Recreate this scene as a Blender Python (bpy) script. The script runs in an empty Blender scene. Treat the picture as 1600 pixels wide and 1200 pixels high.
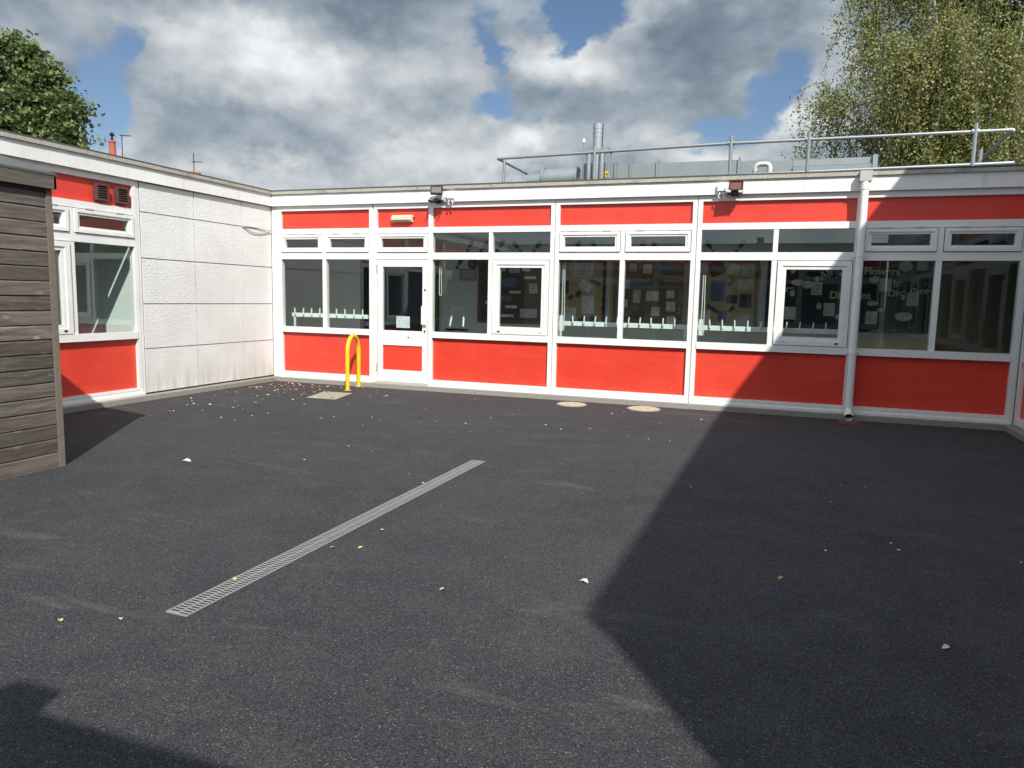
import bpy, bmesh, math, random
import numpy as np
from mathutils import Vector, Matrix
R = math.radians
rnd = random.Random(7)
rng = np.random.default_rng(7)
S = bpy.context.scene
COL = S.collection

# ------------------------------------------------------------------ camera
CAM = Vector((7.8653, -10.2074, 1.381))
YAW, PITCH, ROLL, FPX = -0.339, -0.117, 0.021, 1138.9
def axes():
    f = Vector((math.sin(YAW)*math.cos(PITCH), math.cos(YAW)*math.cos(PITCH), math.sin(PITCH)))
    r = Vector((math.cos(YAW), -math.sin(YAW), 0)); u = r.cross(f)
    return (math.cos(ROLL)*r+math.sin(ROLL)*u, -math.sin(ROLL)*r+math.cos(ROLL)*u, f)
CR, CU, CF = axes()
cd = bpy.data.cameras.new('camera'); cam = bpy.data.objects.new('camera', cd); COL.objects.link(cam)
cam.matrix_world = Matrix(((CR.x, CU.x, -CF.x, CAM.x), (CR.y, CU.y, -CF.y, CAM.y), (CR.z, CU.z, -CF.z, CAM.z), (0, 0, 0, 1)))
cd.sensor_fit = 'HORIZONTAL'; cd.sensor_width = 36; cd.lens = FPX/1600*36
cd.clip_start = 0.05; cd.clip_end = 1500
S.camera = cam
def azel(px, py):
    d = (CF + CR*((px-800)/FPX) - CU*((py-600)/FPX)).normalized()
    return math.atan2(d.x, d.y), math.asin(d.z)

# ------------------------------------------------------------------ sun, sky, exposure
SUN_DIR = Vector((-1.0, 1.5, -1.61))
SUN_STRENGTH = 4.1
sl = bpy.data.lights.new('sun', 'SUN'); sl.energy = SUN_STRENGTH; sl.angle = R(0.53); sl.color = (1.0, 0.965, 0.90)
so = bpy.data.objects.new('sun', sl); COL.objects.link(so); so.location = (30, -45, 50)
so.rotation_euler = SUN_DIR.to_track_quat('-Z', 'Y').to_euler()
S.view_settings.view_transform = 'Standard'; S.view_settings.look = 'None'
S.view_settings.exposure = 0.5; S.view_settings.gamma = 1.0; S.view_settings.use_curve_mapping = False
S.render.engine = 'CYCLES'
cy = S.cycles
cy.max_bounces = 10; cy.transparent_max_bounces = 24; cy.diffuse_bounces = 4; cy.glossy_bounces = 5; cy.caustics_reflective = False; cy.caustics_refractive = False
cy.use_denoising = True; cy.sample_clamp_indirect = 6.0

class NT:
    """small node-tree helper"""
    def __init__(s, nt): s.nt = nt; s.n = nt.nodes; s.l = nt.links
    def put(s, sock, v):
        if v is None: return
        if isinstance(v, bpy.types.NodeSocket): s.l.new(v, sock)
        else:
            try: sock.default_value = v
            except Exception:
                sock.default_value = (*v, 1.0) if len(v) == 3 else v
    def math(s, op, a, b=None, c=None, clamp=False):
        n = s.n.new('ShaderNodeMath'); n.operation = op; n.use_clamp = clamp
        s.put(n.inputs[0], a); s.put(n.inputs[1], b); s.put(n.inputs[2], c); return n.outputs[0]
    def vec(s, op, a, b=None):
        n = s.n.new('ShaderNodeVectorMath'); n.operation = op
        s.put(n.inputs[0], a); s.put(n.inputs[1], b)
        return n.outputs['Value'] if op in ('LENGTH', 'DOT_PRODUCT') else n.outputs[0]
    def noise(s, v, scale, detail=4, rough=.55, col=False, dist=0.0):
        n = s.n.new('ShaderNodeTexNoise'); s.put(n.inputs['Vector'], v)
        n.inputs['Scale'].default_value = scale; n.inputs['Detail'].default_value = detail; n.inputs['Roughness'].default_value = rough
        n.inputs['Distortion'].default_value = dist
        return n.outputs['Color'] if col else n.outputs['Fac']
    def voro(s, v, scale, feature='F1', out='Distance', rand=1.0):
        n = s.n.new('ShaderNodeTexVoronoi'); n.feature = feature; s.put(n.inputs['Vector'], v)
        n.inputs['Scale'].default_value = scale; n.inputs['Randomness'].default_value = rand
        return n.outputs[out]
    def ramp(s, v, a, b, lo=0.0, hi=1.0, smooth=True):
        n = s.n.new('ShaderNodeMapRange'); n.interpolation_type = 'SMOOTHSTEP' if smooth else 'LINEAR'
        s.put(n.inputs[0], v); n.inputs[1].default_value = a; n.inputs[2].default_value = b; n.inputs[3].default_value = lo; n.inputs[4].default_value = hi
        return n.outputs[0]
    def mix(s, f, a, b, mode='MIX'):
        n = s.n.new('ShaderNodeMix'); n.data_type = 'RGBA'; n.blend_type = mode; n.clamp_factor = True
        s.put(n.inputs[0], f); s.put(n.inputs[6], a); s.put(n.inputs[7], b); return n.outputs[2]
    def bump(s, h, strength=.5, dist=.01):
        n = s.n.new('ShaderNodeBump'); n.inputs['Strength'].default_value = strength; n.inputs['Distance'].default_value = dist
        s.put(n.inputs['Height'], h); return n.outputs[0]
    def pos(s): return s.n.new('ShaderNodeNewGeometry').outputs['Position']
    def obj(s): return s.n.new('ShaderNodeTexCoord').outputs['Object']
    def rand(s): return s.n.new('ShaderNodeObjectInfo').outputs['Random']

world = bpy.data.worlds.new('World'); S.world = world; world.use_nodes = True
def build_world():
    t = NT(world.node_tree); t.n.clear()
    out = t.n.new('ShaderNodeOutputWorld')
    sky = t.n.new('ShaderNodeTexSky'); sky.sky_type = 'NISHITA'; sky.sun_disc = False
    sky.sun_elevation = math.asin(-SUN_DIR.normalized().z); sky.sun_rotation = math.atan2(-SUN_DIR.x, -SUN_DIR.y)
    sky.air_density = 1.0; sky.dust_density = 0.3; sky.ozone_density = 3.0
    b1 = t.n.new('ShaderNodeBackground'); b1.inputs[1].default_value = 0.065
    t.l.new(sky.outputs[0], b1.inputs[0])
    D = t.n.new('ShaderNodeTexCoord').outputs['Generated']
    sp = t.n.new('ShaderNodeSeparateXYZ'); t.l.new(D, sp.inputs[0])
    az = t.math('ARCTAN2', sp.outputs[0], sp.outputs[1]); el = t.math('ARCSINE', sp.outputs[2])
    cb = t.n.new('ShaderNodeCombineXYZ'); t.l.new(az, cb.inputs[0]); t.l.new(el, cb.inputs[1])
    V = cb.outputs[0]
    st = t.vec('MULTIPLY', D, (1, 1, 1.5))
    w1 = t.vec('MULTIPLY', t.vec('SUBTRACT', t.noise(st, 5.0, 5, .6, True), (.5, .5, .5)), (.20, .13, 0))
    w2 = t.vec('MULTIPLY', t.vec('SUBTRACT', t.noise(st, 19.0, 5, .6, True), (.5, .5, .5)), (.05, .04, 0))
    W = t.vec('ADD', V, t.vec('ADD', w1, w2))
    def blobs(lst, W):
        tot = None
        for px, py, sx, sy, g in lst:
            a, e = azel(px, py)
            d = t.vec('LENGTH', t.vec('MULTIPLY', t.vec('SUBTRACT', W, (a, e, 0)), (FPX/sx, FPX/sy, 0)))
            v = t.ramp(d, 0.15, 1.25, g, 0.0)
            tot = v if tot is None else t.math('ADD', tot, v)
        return tot
    holes = blobs([(150, 165, 52, 85, 1.15), (205, 85, 45, 32, .85), (300, 55, 30, 18, .5), (905, 12, 80, 36, 1.0), (862, 45, 26, 50, .8),
                   (778, 92, 24, 65, .8), (765, 172, 52, 26, .75), (815, 205, 30, 22, .5), (1205, 170, 48, 45, 1.0), (1125, 212, 75, 28, .9), (1250, 125, 34, 34, .7),
                   (1160, 70, 50, 20, .35), (300, 140, 28, 14, .35)], W)
    bright = blobs([(385, 95, 125, 65, .75), (460, 130, 110, 60, .35), (585, 105, 120, 60, .35), (690, 80, 110, 70, .35), (690, 240, 170, 55, 1.0), (450, 272, 190, 34, .7),
                    (250, 110, 90, 50, .35), (900, 80, 85, 60, .75), (850, 110, 60, 45, .55), (985, 18, 70, 36, .7), (1225, 205, 75, 48, 1.0), (1290, 190, 50, 60, .5), (1110, 245, 60, 26, .6),
                    (985, 225, 110, 24, .5), (165, 225, 45, 30, .6), (820, 235, 50, 35, .6), (200, 190, 70, 60, .2)], W)
    dark = blobs([(430, 12, 520, 55, .75), (720, 12, 240, 36, .35), (480, 215, 230, 40, .6), (320, 205, 150, 50, .3), (1120, 60, 190, 75, .55), (930, 180, 160, 50, .55),
                  (1130, 150, 130, 45, .35), (620, 200, 130, 40, .3), (1280, 245, 100, 28, .5), (1240, 30, 150, 60, .3), (300, 245, 110, 16, .3)], W)
    f1 = t.noise(st, 7.0, 6, .5); f2 = t.noise(t.vec('ADD', st, (.03, -.025, .06)), 7.0, 6, .5)
    g1 = t.noise(st, 22.0, 6, .52); g2 = t.noise(t.vec('ADD', st, (.009, -.008, .02)), 22.0, 6, .52)
    relief = t.math('ADD', t.math('MULTIPLY', t.math('SUBTRACT', f1, f2), .9), t.math('MULTIPLY', t.math('SUBTRACT', g1, g2), .34))
    low = t.ramp(t.noise(D, 2.1, 3, .5), .56, .72, 0, .45)
    hh = t.math('ADD', t.math('ADD', holes, low), t.math('MULTIPLY', t.math('SUBTRACT', f1, .5), 1.1))
    hh = t.math('ADD', hh, t.math('MULTIPLY', t.math('SUBTRACT', g1, .5), .9))
    alpha = t.ramp(hh, .26, .90, 1.0, 0.0)
    L = t.math('ADD', .45, t.math('MULTIPLY', bright, .46))
    L = t.math('SUBTRACT', L, t.math('MULTIPLY', dark, .19))
    L = t.math('ADD', L, t.math('MULTIPLY', relief, 1.0))
    L = t.math('ADD', L, t.math('MULTIPLY', t.math('SUBTRACT', f1, .5), .18), clamp=True)
    cr = t.n.new('ShaderNodeValToRGB'); e = cr.color_ramp.elements
    e[0].position = 0.0; e[0].color = (.095, .128, .168, 1); e[1].position = 1.0; e[1].color = (.62, .635, .65, 1)
    for p, c in ((.2, (.145, .184, .228)), (.42, (.24, .282, .325)), (.7, (.41, .435, .455))):
        q = e.new(p); q.color = (*c, 1)
    t.l.new(L, cr.inputs[0])
    b2 = t.n.new('ShaderNodeBackground'); t.l.new(t.ramp(t.vec('DOT_PRODUCT', D, tuple(-SUN_DIR.normalized())), -.15, 1.0, 1.0, 2.6), b2.inputs[1])
    t.l.new(cr.outputs[0], b2.inputs[0])
    mx = t.n.new('ShaderNodeMixShader'); t.l.new(alpha, mx.inputs[0]); t.l.new(b1.outputs[0], mx.inputs[1]); t.l.new(b2.outputs[0], mx.inputs[2])
    t.l.new(mx.outputs[0], out.inputs[0])
build_world()

# ------------------------------------------------------------------ materials
def mat(name, build):
    m = bpy.data.materials.new(name); m.use_nodes = True
    t = NT(m.node_tree); p = t.n['Principled BSDF']; build(t, p); return m
def col(p, c): p.inputs['Base Color'].default_value = (*c, 1)
def plain(name, c, rough=.6, metal=0.0, var=.12, bump=0.0, scale=30, spec=.5):
    def b(t, p):
        n = t.noise(t.pos(), scale, 5)
        t.l.new(t.mix(n, tuple(x*(1-var) for x in c), tuple(min(1, x*(1+var)) for x in c)), p.inputs['Base Color'])
        p.inputs['Roughness'].default_value = rough; p.inputs['Metallic'].default_value = metal
        p.inputs['Specular IOR Level'].default_value = spec
        if bump: t.l.new(t.bump(n, bump, .004), p.inputs['Normal'])
    return mat(name, b)
def m_tarmac(t, p):
    P = t.pos()
    big = t.noise(P, .55, 5, .6); mid = t.noise(P, 3.2, 6, .65)
    fine = t.noise(P, 70, 3, .7); vor = t.voro(P, 230, out='Color'); sv = t.n.new('ShaderNodeSeparateColor'); t.l.new(vor, sv.inputs[0])
    d = t.voro(P, 230)
    c = t.mix(t.ramp(big, .3, .7), (.026, .028, .033), (.041, .042, .047))
    c = t.mix(t.ramp(mid, .38, .68, 0, .7), c, (.053, .054, .057))
    sx = t.n.new('ShaderNodeSeparateXYZ'); t.l.new(P, sx.inputs[0])
    wall = t.math('MINIMUM', t.math('MULTIPLY', sx.outputs[0], 1.3), t.math('MULTIPLY', sx.outputs[1], -1.0))
    edge = t.math('ADD', wall, t.math('MULTIPLY', t.math('SUBTRACT', mid, .5), .7))
    c = t.mix(t.ramp(edge, .55, .85, .85, 0), c, (.052, .037, .041))
    c = t.mix(t.ramp(edge, .8, 2.4, .35, 0), c, (.050, .041, .044))
    c = t.mix(t.math('MULTIPLY', t.ramp(wall, .10, .20, .9, 0), t.ramp(fine, .35, .6)), c, (.085, .078, .052))
    c = t.mix(t.ramp(sv.outputs[0], .1, 1.0, 0, 1), t.mix(.5, c, (.007, .007, .009)), t.mix(.21, c, (.165, .167, .17)))
    c = t.mix(t.math('MULTIPLY', t.ramp(sv.outputs[1], .93, .97), t.ramp(sv.outputs[2], .4, 1, 0, .8)), c, (.21, .205, .19))
    # pale scuffs and dusty patches of their own shape
    rot = t.n.new('ShaderNodeMapping'); rot.inputs['Rotation'].default_value = (0, 0, R(22)); rot.inputs['Scale'].default_value = (.55, 2.6, 1); t.l.new(P, rot.inputs[0])
    sc = t.noise(rot.outputs[0], 1.35, 7, .68, dist=.5)
    c = t.mix(t.math('MULTIPLY', t.ramp(sc, .57, .72, 0, .45), t.ramp(fine, .35, .6, .35, 1)), c, (.135, .13, .118))
    rot2 = t.n.new('ShaderNodeMapping'); rot2.inputs['Rotation'].default_value = (0, 0, R(-64)); rot2.inputs['Scale'].default_value = (.35, 4.0, 1); t.l.new(P, rot2.inputs[0])
    s2 = t.noise(rot2.outputs[0], 2.0, 5, .6)
    c = t.mix(t.math('MULTIPLY', t.ramp(s2, .64, .75, 0, .6), t.ramp(mid, .45, .6)), c, (.14, .135, .12))
    t.l.new(c, p.inputs['Base Color'])
    p.inputs['Roughness'].default_value = .9; p.inputs['Specular IOR Level'].default_value = .2
    h = t.math('ADD', t.math('MULTIPLY', d, -1.0), t.math('MULTIPLY', fine, .6))
    t.l.new(t.bump(h, .45, .004), p.inputs['Normal'])
TARMAC = mat('tarmac', m_tarmac)
def m_white(t, p):
    P = t.pos(); n = t.noise(P, 1.6, 6, .65); st = t.vec('MULTIPLY', P, (14, 14, 1.2)); s = t.noise(st, 1.0, 5, .6)
    c = t.mix(t.ramp(n, .3, .75), (.78, .78, .755), (.68, .68, .655))
    c = t.mix(t.ramp(s, .55, .78, 0, .45), c, (.50, .49, .44))
    t.l.new(c, p.inputs['Base Color']); p.inputs['Roughness'].default_value = .42
WHITE = mat('white_upvc', m_white)
def m_red(t, p):
    P = t.pos(); n = t.noise(P, 1.2, 5, .6)
    st = t.vec('MULTIPLY', P, (1.0, 1.0, 5.0)); w = t.noise(st, 1.3, 4, .6)
    c = t.mix(t.ramp(n, .3, .7), (.61, .043, .025), (.69, .058, .032))
    c = t.mix(t.ramp(w, .55, .75, 0, .22), c, (.68, .12, .08))
    sm = t.noise(P, 9.0, 6, .7); c = t.mix(t.ramp(sm, .62, .8, 0, .25), c, (.62, .16, .12))
    vs = t.noise(t.vec('MULTIPLY', P, (16, 16, .9)), 1.0, 5, .65); c = t.mix(t.ramp(vs, .58, .78, 0, .4), c, (.50, .11, .075))
    sp = t.n.new('ShaderNodeSeparateXYZ'); t.l.new(P, sp.inputs[0]); g = t.noise(P, 26, 5, .7)
    c = t.mix(t.math('MULTIPLY', t.ramp(sp.outputs[2], .09, .30, .55, 0), t.ramp(g, .48, .7)), c, (.42, .16, .11))
    t.l.new(c, p.inputs['Base Color']); p.inputs['Roughness'].default_value = .36
    t.l.new(t.bump(w, .12, .05), p.inputs['Normal'])
RED = mat('red_panel_laminate', m_red)
def m_rough(t, p):
    P = t.pos(); a = t.voro(P, 60, 'F1'); b = t.noise(P, 60, 4, .75); n = t.noise(P, 1.1, 6, .65)
    st = t.vec('MULTIPLY', P, (7, 7, .7)); s = t.noise(st, 1.0, 6, .6)
    c = t.mix(t.ramp(n, .3, .7), (.77, .77, .75), (.67, .67, .645))
    c = t.mix(t.ramp(s, .56, .78, 0, .3), c, (.50, .49, .44))
    c = t.mix(t.ramp(b, .56, .70, 0, .35), c, (.50, .50, .47))
    sp = t.n.new('ShaderNodeSeparateXYZ'); t.l.new(P, sp.inputs[0])
    c = t.mix(t.math('MULTIPLY', t.ramp(sp.outputs[2], 0.0, .45, .55, 0), t.ramp(s, .35, .65)), c, (.42, .39, .31))
    t.l.new(c, p.inputs['Base Color']); p.inputs['Roughness'].default_value = .85
    t.l.new(t.bump(t.math('ADD', t.math('MULTIPLY', a, .7), b), .6, .012), p.inputs['Normal'])
ROUGHCAST = mat('roughcast_concrete', m_rough)
CONCRETE = plain('concrete', (.26, .25, .225), .9, var=.35, bump=.5, scale=26)
def m_coping(t, p):
    P = t.pos(); n = t.noise(P, 45, 5, .7); m = t.noise(P, 5, 5, .6)
    c = t.mix(t.ramp(n, .3, .7), (.30, .285, .235), (.44, .42, .36)); c = t.mix(t.ramp(m, .52, .72, 0, .6), c, (.17, .165, .14))
    t.l.new(c, p.inputs['Base Color']); p.inputs['Roughness'].default_value = .9; t.l.new(t.bump(n, .5, .006), p.inputs['Normal'])
COPING = mat('mineral_felt_edge', m_coping)
FELT = plain('roof_felt', (.07, .07, .068), .9, var=.3, bump=.4, scale=60)
FELT2 = plain('green_grey_felt', (.085, .088, .085), .95, var=.3, bump=.5, scale=90)
GALV = plain('galvanised_steel', (.27, .30, .305), .5, .5, var=.2, scale=6)
GALVP = plain('duct_sheet', (.24, .275, .28), .5, .35, var=.16, scale=4)
STEEL = plain('polished_steel', (.62, .62, .60), .22, 1.0, var=.08)
FOIL = plain('foil_jacket', (.80, .80, .78), .32, .75, var=.15, bump=.5, scale=18)
YELLOW = plain('yellow_powder_coat', (.80, .51, .012), .38, var=.16, scale=16)
DARK = plain('dark_gap', (.02, .02, .02), .9)
JOINT = plain('grey_joint', (.075, .073, .068), .9)
BLACK = plain('black_plastic', (.011, .011, .012), .45)
BROWN = plain('brown_plastic', (.085, .048, .040), .5)
LENS = plain('dusty_lens', (.17, .155, .155), .25, spec=.5)
LENSR = plain('reddish_lens', (.26, .13, .11), .2, spec=.8)
CREAM = plain('aged_cream_plastic', (.62, .56, .40), .45)
PVC = plain('white_pipe_pvc', (.76, .77, .76), .35, var=.05, scale=3)
PIPEGREY = plain('grey_hopper', (.42, .41, .39), .6)
GRATE = plain('worn_grating', (.33, .335, .33), .5, .25, var=.2, scale=20)
def m_wood(t, p):
    P = t.pos(); r = t.rand(); off = t.math('MULTIPLY', r, 57.0)
    cb = t.n.new('ShaderNodeCombineXYZ'); t.l.new(off, cb.inputs[0]); t.l.new(off, cb.inputs[1]); t.l.new(off, cb.inputs[2])
    Q = t.vec('ADD', P, cb.outputs[0])
    dist = t.vec('MULTIPLY', t.vec('SUBTRACT', t.noise(Q, 2.6, 3, .5, True), (.5, .5, .5)), (.0, .0, .12))
    G = t.vec('MULTIPLY', t.vec('ADD', Q, dist), (2.2, 2.2, 30))
    g = t.noise(G, 1.0, 8, .7); g2 = t.noise(t.vec('MULTIPLY', Q, (3, 3, 90)), 1.0, 4, .6); n = t.noise(Q, 1.7, 5, .6)
    c = t.mix(t.ramp(g, .28, .72), (.045, .037, .031), (.23, .20, .172))
    c = t.mix(t.ramp(n, .38, .7, 0, .55), c, (.125, .112, .102))
    c = t.mix(t.ramp(g2, .6, .75, 0, .6), c, (.045, .036, .030))
    k = t.voro(t.vec('MULTIPLY', Q, (1, 3.0, 8.0)), 1.3)
    c = t.mix(t.ramp(k, .05, .17, .85, 0), c, (.36, .31, .26)); c = t.mix(t.ramp(k, .02, .05, .85, 0), c, (.05, .033, .024))
    c = t.mix(t.ramp(r, .0, 1.0, 0, .5, False), c, (.095, .072, .056))
    hs = t.n.new('ShaderNodeHueSaturation'); t.l.new(c, hs.inputs['Color']); t.l.new(t.ramp(t.math('FRACT', t.math('MULTIPLY', r, 7.31)), 0, 1, .72, 1.3, False), hs.inputs['Value']); c = hs.outputs[0]
    t.l.new(c, p.inputs['Base Color']); p.inputs['Roughness'].default_value = .82
    t.l.new(t.bump(t.math('ADD', g, t.math('MULTIPLY', g2, .5)), .6, .006), p.inputs['Normal'])
WOOD = mat('weathered_timber', m_wood)
PALEWOOD = plain('pale_timber', (.17, .14, .112), .8, var=.3, bump=.4, scale=22)
def glass_mat(name, tint, f0):
    m = bpy.data.materials.new(name); m.use_nodes = True; t = NT(m.node_tree); t.n.clear()
    o = t.n.new('ShaderNodeOutputMaterial'); tr = t.n.new('ShaderNodeBsdfTransparent'); tr.inputs[0].default_value = (*tint, 1)
    gl = t.n.new('ShaderNodeBsdfGlossy'); gl.inputs['Roughness'].default_value = 0.0; gl.inputs[0].default_value = (.95, .97, .97, 1)
    ge = t.n.new('ShaderNodeNewGeometry')
    wob = t.bump(t.noise(ge.outputs['Position'], .9, 2, .5), .02, .05); t.l.new(wob, gl.inputs['Normal'])
    c = t.math('ABSOLUTE', t.vec('DOT_PRODUCT', ge.outputs['Normal'], ge.outputs['Incoming']))
    f = t.math('MULTIPLY_ADD', t.math('POWER', t.math('SUBTRACT', 1.0, c), 5.0), 1-f0, f0)
    mx = t.n.new('ShaderNodeMixShader'); t.l.new(f, mx.inputs[0]); t.l.new(tr.outputs[0], mx.inputs[1]); t.l.new(gl.outputs[0], mx.inputs[2])
    t.l.new(mx.outputs[0], o.inputs[0]); return m
GLASS = glass_mat('double_glazing', (.915, .955, .94), .05)
WALLIN = plain('grey_painted_wall', (.66, .70, .69), .8, var=.05, scale=2)
CEILIN = plain('ceiling_tile', (.75, .76, .75), .9, var=.05, scale=3)
FLOORIN = plain('lino_floor', (.36, .37, .38), .5, var=.12, scale=2)
MINT = plain('pale_mint_paint', (.80, .84, .81), .5, var=.04, scale=3)
def printed(name, c, dark, amt):
    def b(t, p):
        P = t.pos(); sp = t.n.new('ShaderNodeSeparateXYZ'); t.l.new(P, sp.inputs[0])
        w = t.math('SINE', t.math('MULTIPLY', sp.outputs[2], 210.0)); n = t.noise(t.vec('MULTIPLY', P, (40, 1, 6)), 1.0, 3, .6); k = t.noise(P, 7, 2, .5)
        cc = t.mix(t.math('MULTIPLY', t.ramp(w, -.1, .5), t.math('MULTIPLY', t.ramp(n, .42, .55), t.ramp(k, .42, .55, .15, amt))), c, dark)
        t.l.new(cc, p.inputs['Base Color']); p.inputs['Roughness'].default_value = .8
    return mat(name, b)
PAPER = printed('white_paper', (.80, .82, .84), (.12, .12, .14), .7)
PAPER2 = printed('printed_sheet', (.58, .60, .62), (.09, .10, .11), .9)
PAPERB = plain('blue_sheet', (.12, .16, .28), .8, var=.35, scale=14)
PAPERD = plain('dark_sheet', (.06, .075, .095), .8, var=.5, scale=12)
CARDY = plain('cream_card', (.78, .74, .50), .8, var=.05)
TAN = plain('hessian_tan', (.50, .385, .215), .9, var=.15, scale=12)
BROWNB = plain('brown_board', (.19, .155, .105), .9, var=.2, scale=8)
GREYB = plain('charcoal_board', (.085, .08, .07), .9, var=.2, scale=8)
NAVY = plain('navy_board', (.016, .034, .050), .85, var=.15, scale=6)
NAVYD = plain('dark_blue_paint', (.028, .036, .075), .4)
RUST = plain('rust_border', (.23, .10, .06), .8, var=.3, scale=10)
LEAFDRY = plain('dry_leaf', (.46, .30, .13), .8, var=.4, scale=25)
LEAFPALE = plain('pale_dry_leaf', (.62, .53, .38), .8, var=.2, scale=25)
LEAFYEL = plain('yellow_leaf', (.50, .40, .16), .7, var=.25, scale=25)
BRICK = plain('red_brick', (.28, .085, .05), .9, var=.3, scale=9)
POT = plain('terracotta', (.36, .085, .05), .8, var=.15)
COVER = plain('buff_resin_cover', (.47, .38, .27), .85, var=.14, bump=.3, scale=70)
SLAB = plain('worn_slab', (.29, .265, .20), .95, var=.45, bump=.6, scale=40)
YSIGN = plain('yellow_sticker', (.80, .52, .05), .5)
WSIGN = plain('white_sticker', (.75, .75, .73), .5)
RENDER = plain('pale_render_wall', (.52, .50, .46), .9, var=.12, scale=2)
TILE = plain('roof_tile', (.16, .09, .07), .9, var=.3, scale=6)
EARTH = plain('earth_and_grass', (.075, .085, .04), .95, var=.4, scale=1.5)
BIRCHBARK = plain('birch_bark', (.30, .285, .25), .8, var=.8, bump=.4, scale=7)
BARK = plain('grey_bark', (.10, .085, .065), .9, var=.3, bump=.5, scale=7)
def leaf_mat(name, a, b, c, hi):
    def f(t, p):
        P = t.pos(); n = t.noise(P, .9, 3, .5); v = t.voro(P, 14, out='Color'); s = t.n.new('ShaderNodeSeparateColor'); t.l.new(v, s.inputs[0])
        cc = t.mix(t.ramp(n, .35, .65), a, b); cc = t.mix(t.ramp(s.outputs[0], .0, 1, 0, .8, False), cc, c)
        cc = t.mix(t.ramp(s.outputs[1], .90, .96, 0, .75), cc, hi)
        t.l.new(cc, p.inputs['Base Color']); p.inputs['Roughness'].default_value = .5; p.inputs['Specular IOR Level'].default_value = .4
        tr = t.n.new('ShaderNodeBsdfTranslucent'); t.l.new(cc, tr.inputs[0])
        mx = t.n.new('ShaderNodeMixShader'); mx.inputs[0].default_value = .3
        t.l.new(p.outputs[0], mx.inputs[1]); t.l.new(tr.outputs[0], mx.inputs[2]); t.l.new(mx.outputs[0], t.n['Material Output'].inputs[0])
    return mat(name, f)
BIRCHLEAF = leaf_mat('birch_leaf', (.15, .18, .052), (.20, .22, .07), (.27, .27, .095), (.42, .36, .10))
DARKLEAF = leaf_mat('dark_leaf', (.022, .034, .015), (.040, .056, .022), (.060, .075, .028), (.11, .115, .04))
MAPLELEAF = leaf_mat('sycamore_leaf', (.10, .155, .052), (.14, .195, .07), (.18, .225, .085), (.30, .30, .12))

# ------------------------------------------------------------------ mesh helpers
class MB:
    def __init__(s): s.v = []; s.f = []
    def add(s, vs, fs):
        o = len(s.v); s.v += [tuple(x) for x in vs]; s.f += [tuple(i+o for i in f) for f in fs]; return s
    def box(s, x0, x1, y0, y1, z0, z1):
        x0, x1 = sorted((x0, x1)); y0, y1 = sorted((y0, y1)); z0, z1 = sorted((z0, z1))
        return s.add([(x0, y0, z0), (x1, y0, z0), (x1, y1, z0), (x0, y1, z0), (x0, y0, z1), (x1, y0, z1), (x1, y1, z1), (x0, y1, z1)],
                     [(0, 3, 2, 1), (4, 5, 6, 7), (0, 1, 5, 4), (1, 2, 6, 5), (2, 3, 7, 6), (3, 0, 4, 7)])
    def prism(s, pts, y0, y1):            # outline in x,z, thickness in y
        n = len(pts)
        return s.add([(x, y0, z) for x, z in pts]+[(x, y1, z) for x, z in pts],
                     [tuple(range(n)), tuple(range(2*n-1, n-1, -1))]+[(i, i+n, (i+1) % n+n, (i+1) % n) for i in range(n)])
    def flat(s, pts, z0, z1):             # outline in x,y, thickness in z
        n = len(pts)
        return s.add([(x, y, z0) for x, y in pts]+[(x, y, z1) for x, y in pts],
                     [tuple(range(n-1, -1, -1)), tuple(range(n, 2*n))]+[(i, (i+1) % n, (i+1) % n+n, i+n) for i in range(n)])
    def tube(s, pts, r, seg=10, caps=True, hollow=False):
        pts = [Vector(p) for p in pts]; rr = r if isinstance(r, (list, tuple)) else [r]*len(pts)
        base = len(s.v); a = None
        for i, p in enumerate(pts):
            d = ((pts[min(i+1, len(pts)-1)]-pts[i]).normalized()+(pts[i]-pts[max(i-1, 0)]).normalized()).normalized()
            if a is None: a = d.orthogonal().normalized()
            else: a = (a-d*a.dot(d)).normalized()
            b = d.cross(a)
            for k in range(seg):
                th = 2*math.pi*k/seg; s.v.append(tuple(p+rr[i]*(math.cos(th)*a+math.sin(th)*b)))
        for i in range(len(pts)-1):
            for k in range(seg):
                s.f.append((base+i*seg+k, base+i*seg+(k+1) % seg, base+(i+1)*seg+(k+1) % seg, base+(i+1)*seg+k))
        if caps:
            s.f.append(tuple(base+k for k in range(seg-1, -1, -1))); s.f.append(tuple(base+(len(pts)-1)*seg+k for k in range(seg)))
        return s
    def frame(s, x0, x1, z0, z1, w, y0, y1):     # rectangular ring, w thick, butted
        s.box(x0, x0+w, y0, y1, z0, z1); s.box(x1-w, x1, y0, y1, z0, z1)
        s.box(x0+w, x1-w, y0, y1, z0, z0+w); s.box(x0+w, x1-w, y0, y1, z1-w, z1); return s
    def mesh(s, name, m, smooth=False):
        me = bpy.data.meshes.new(name); me.from_pydata(s.v, [], s.f); me.materials.append(m)
        if smooth: me.polygons.foreach_set('use_smooth', [True]*len(me.polygons))
        me.update()
        if smooth: me.set_sharp_from_angle(angle=R(40))
        return me
    def build(s, name, m, parent=None, smooth=False, loc=None, rot=None):
        return link(name, s.mesh(name, m, smooth), parent, loc, rot)
def link(name, me, parent=None, loc=None, rot=None):
    o = bpy.data.objects.new(name, me); COL.objects.link(o)
    if parent is not None: o.parent = parent
    if loc is not None: o.location = loc
    if rot is not None: o.rotation_euler = rot
    return o
def tag(o, label=None, cat=None, group=None, kind=None):
    if label: o['label'] = label
    if cat: o['category'] = cat
    if group: o['group'] = group
    if kind: o['kind'] = kind
    return o
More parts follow.
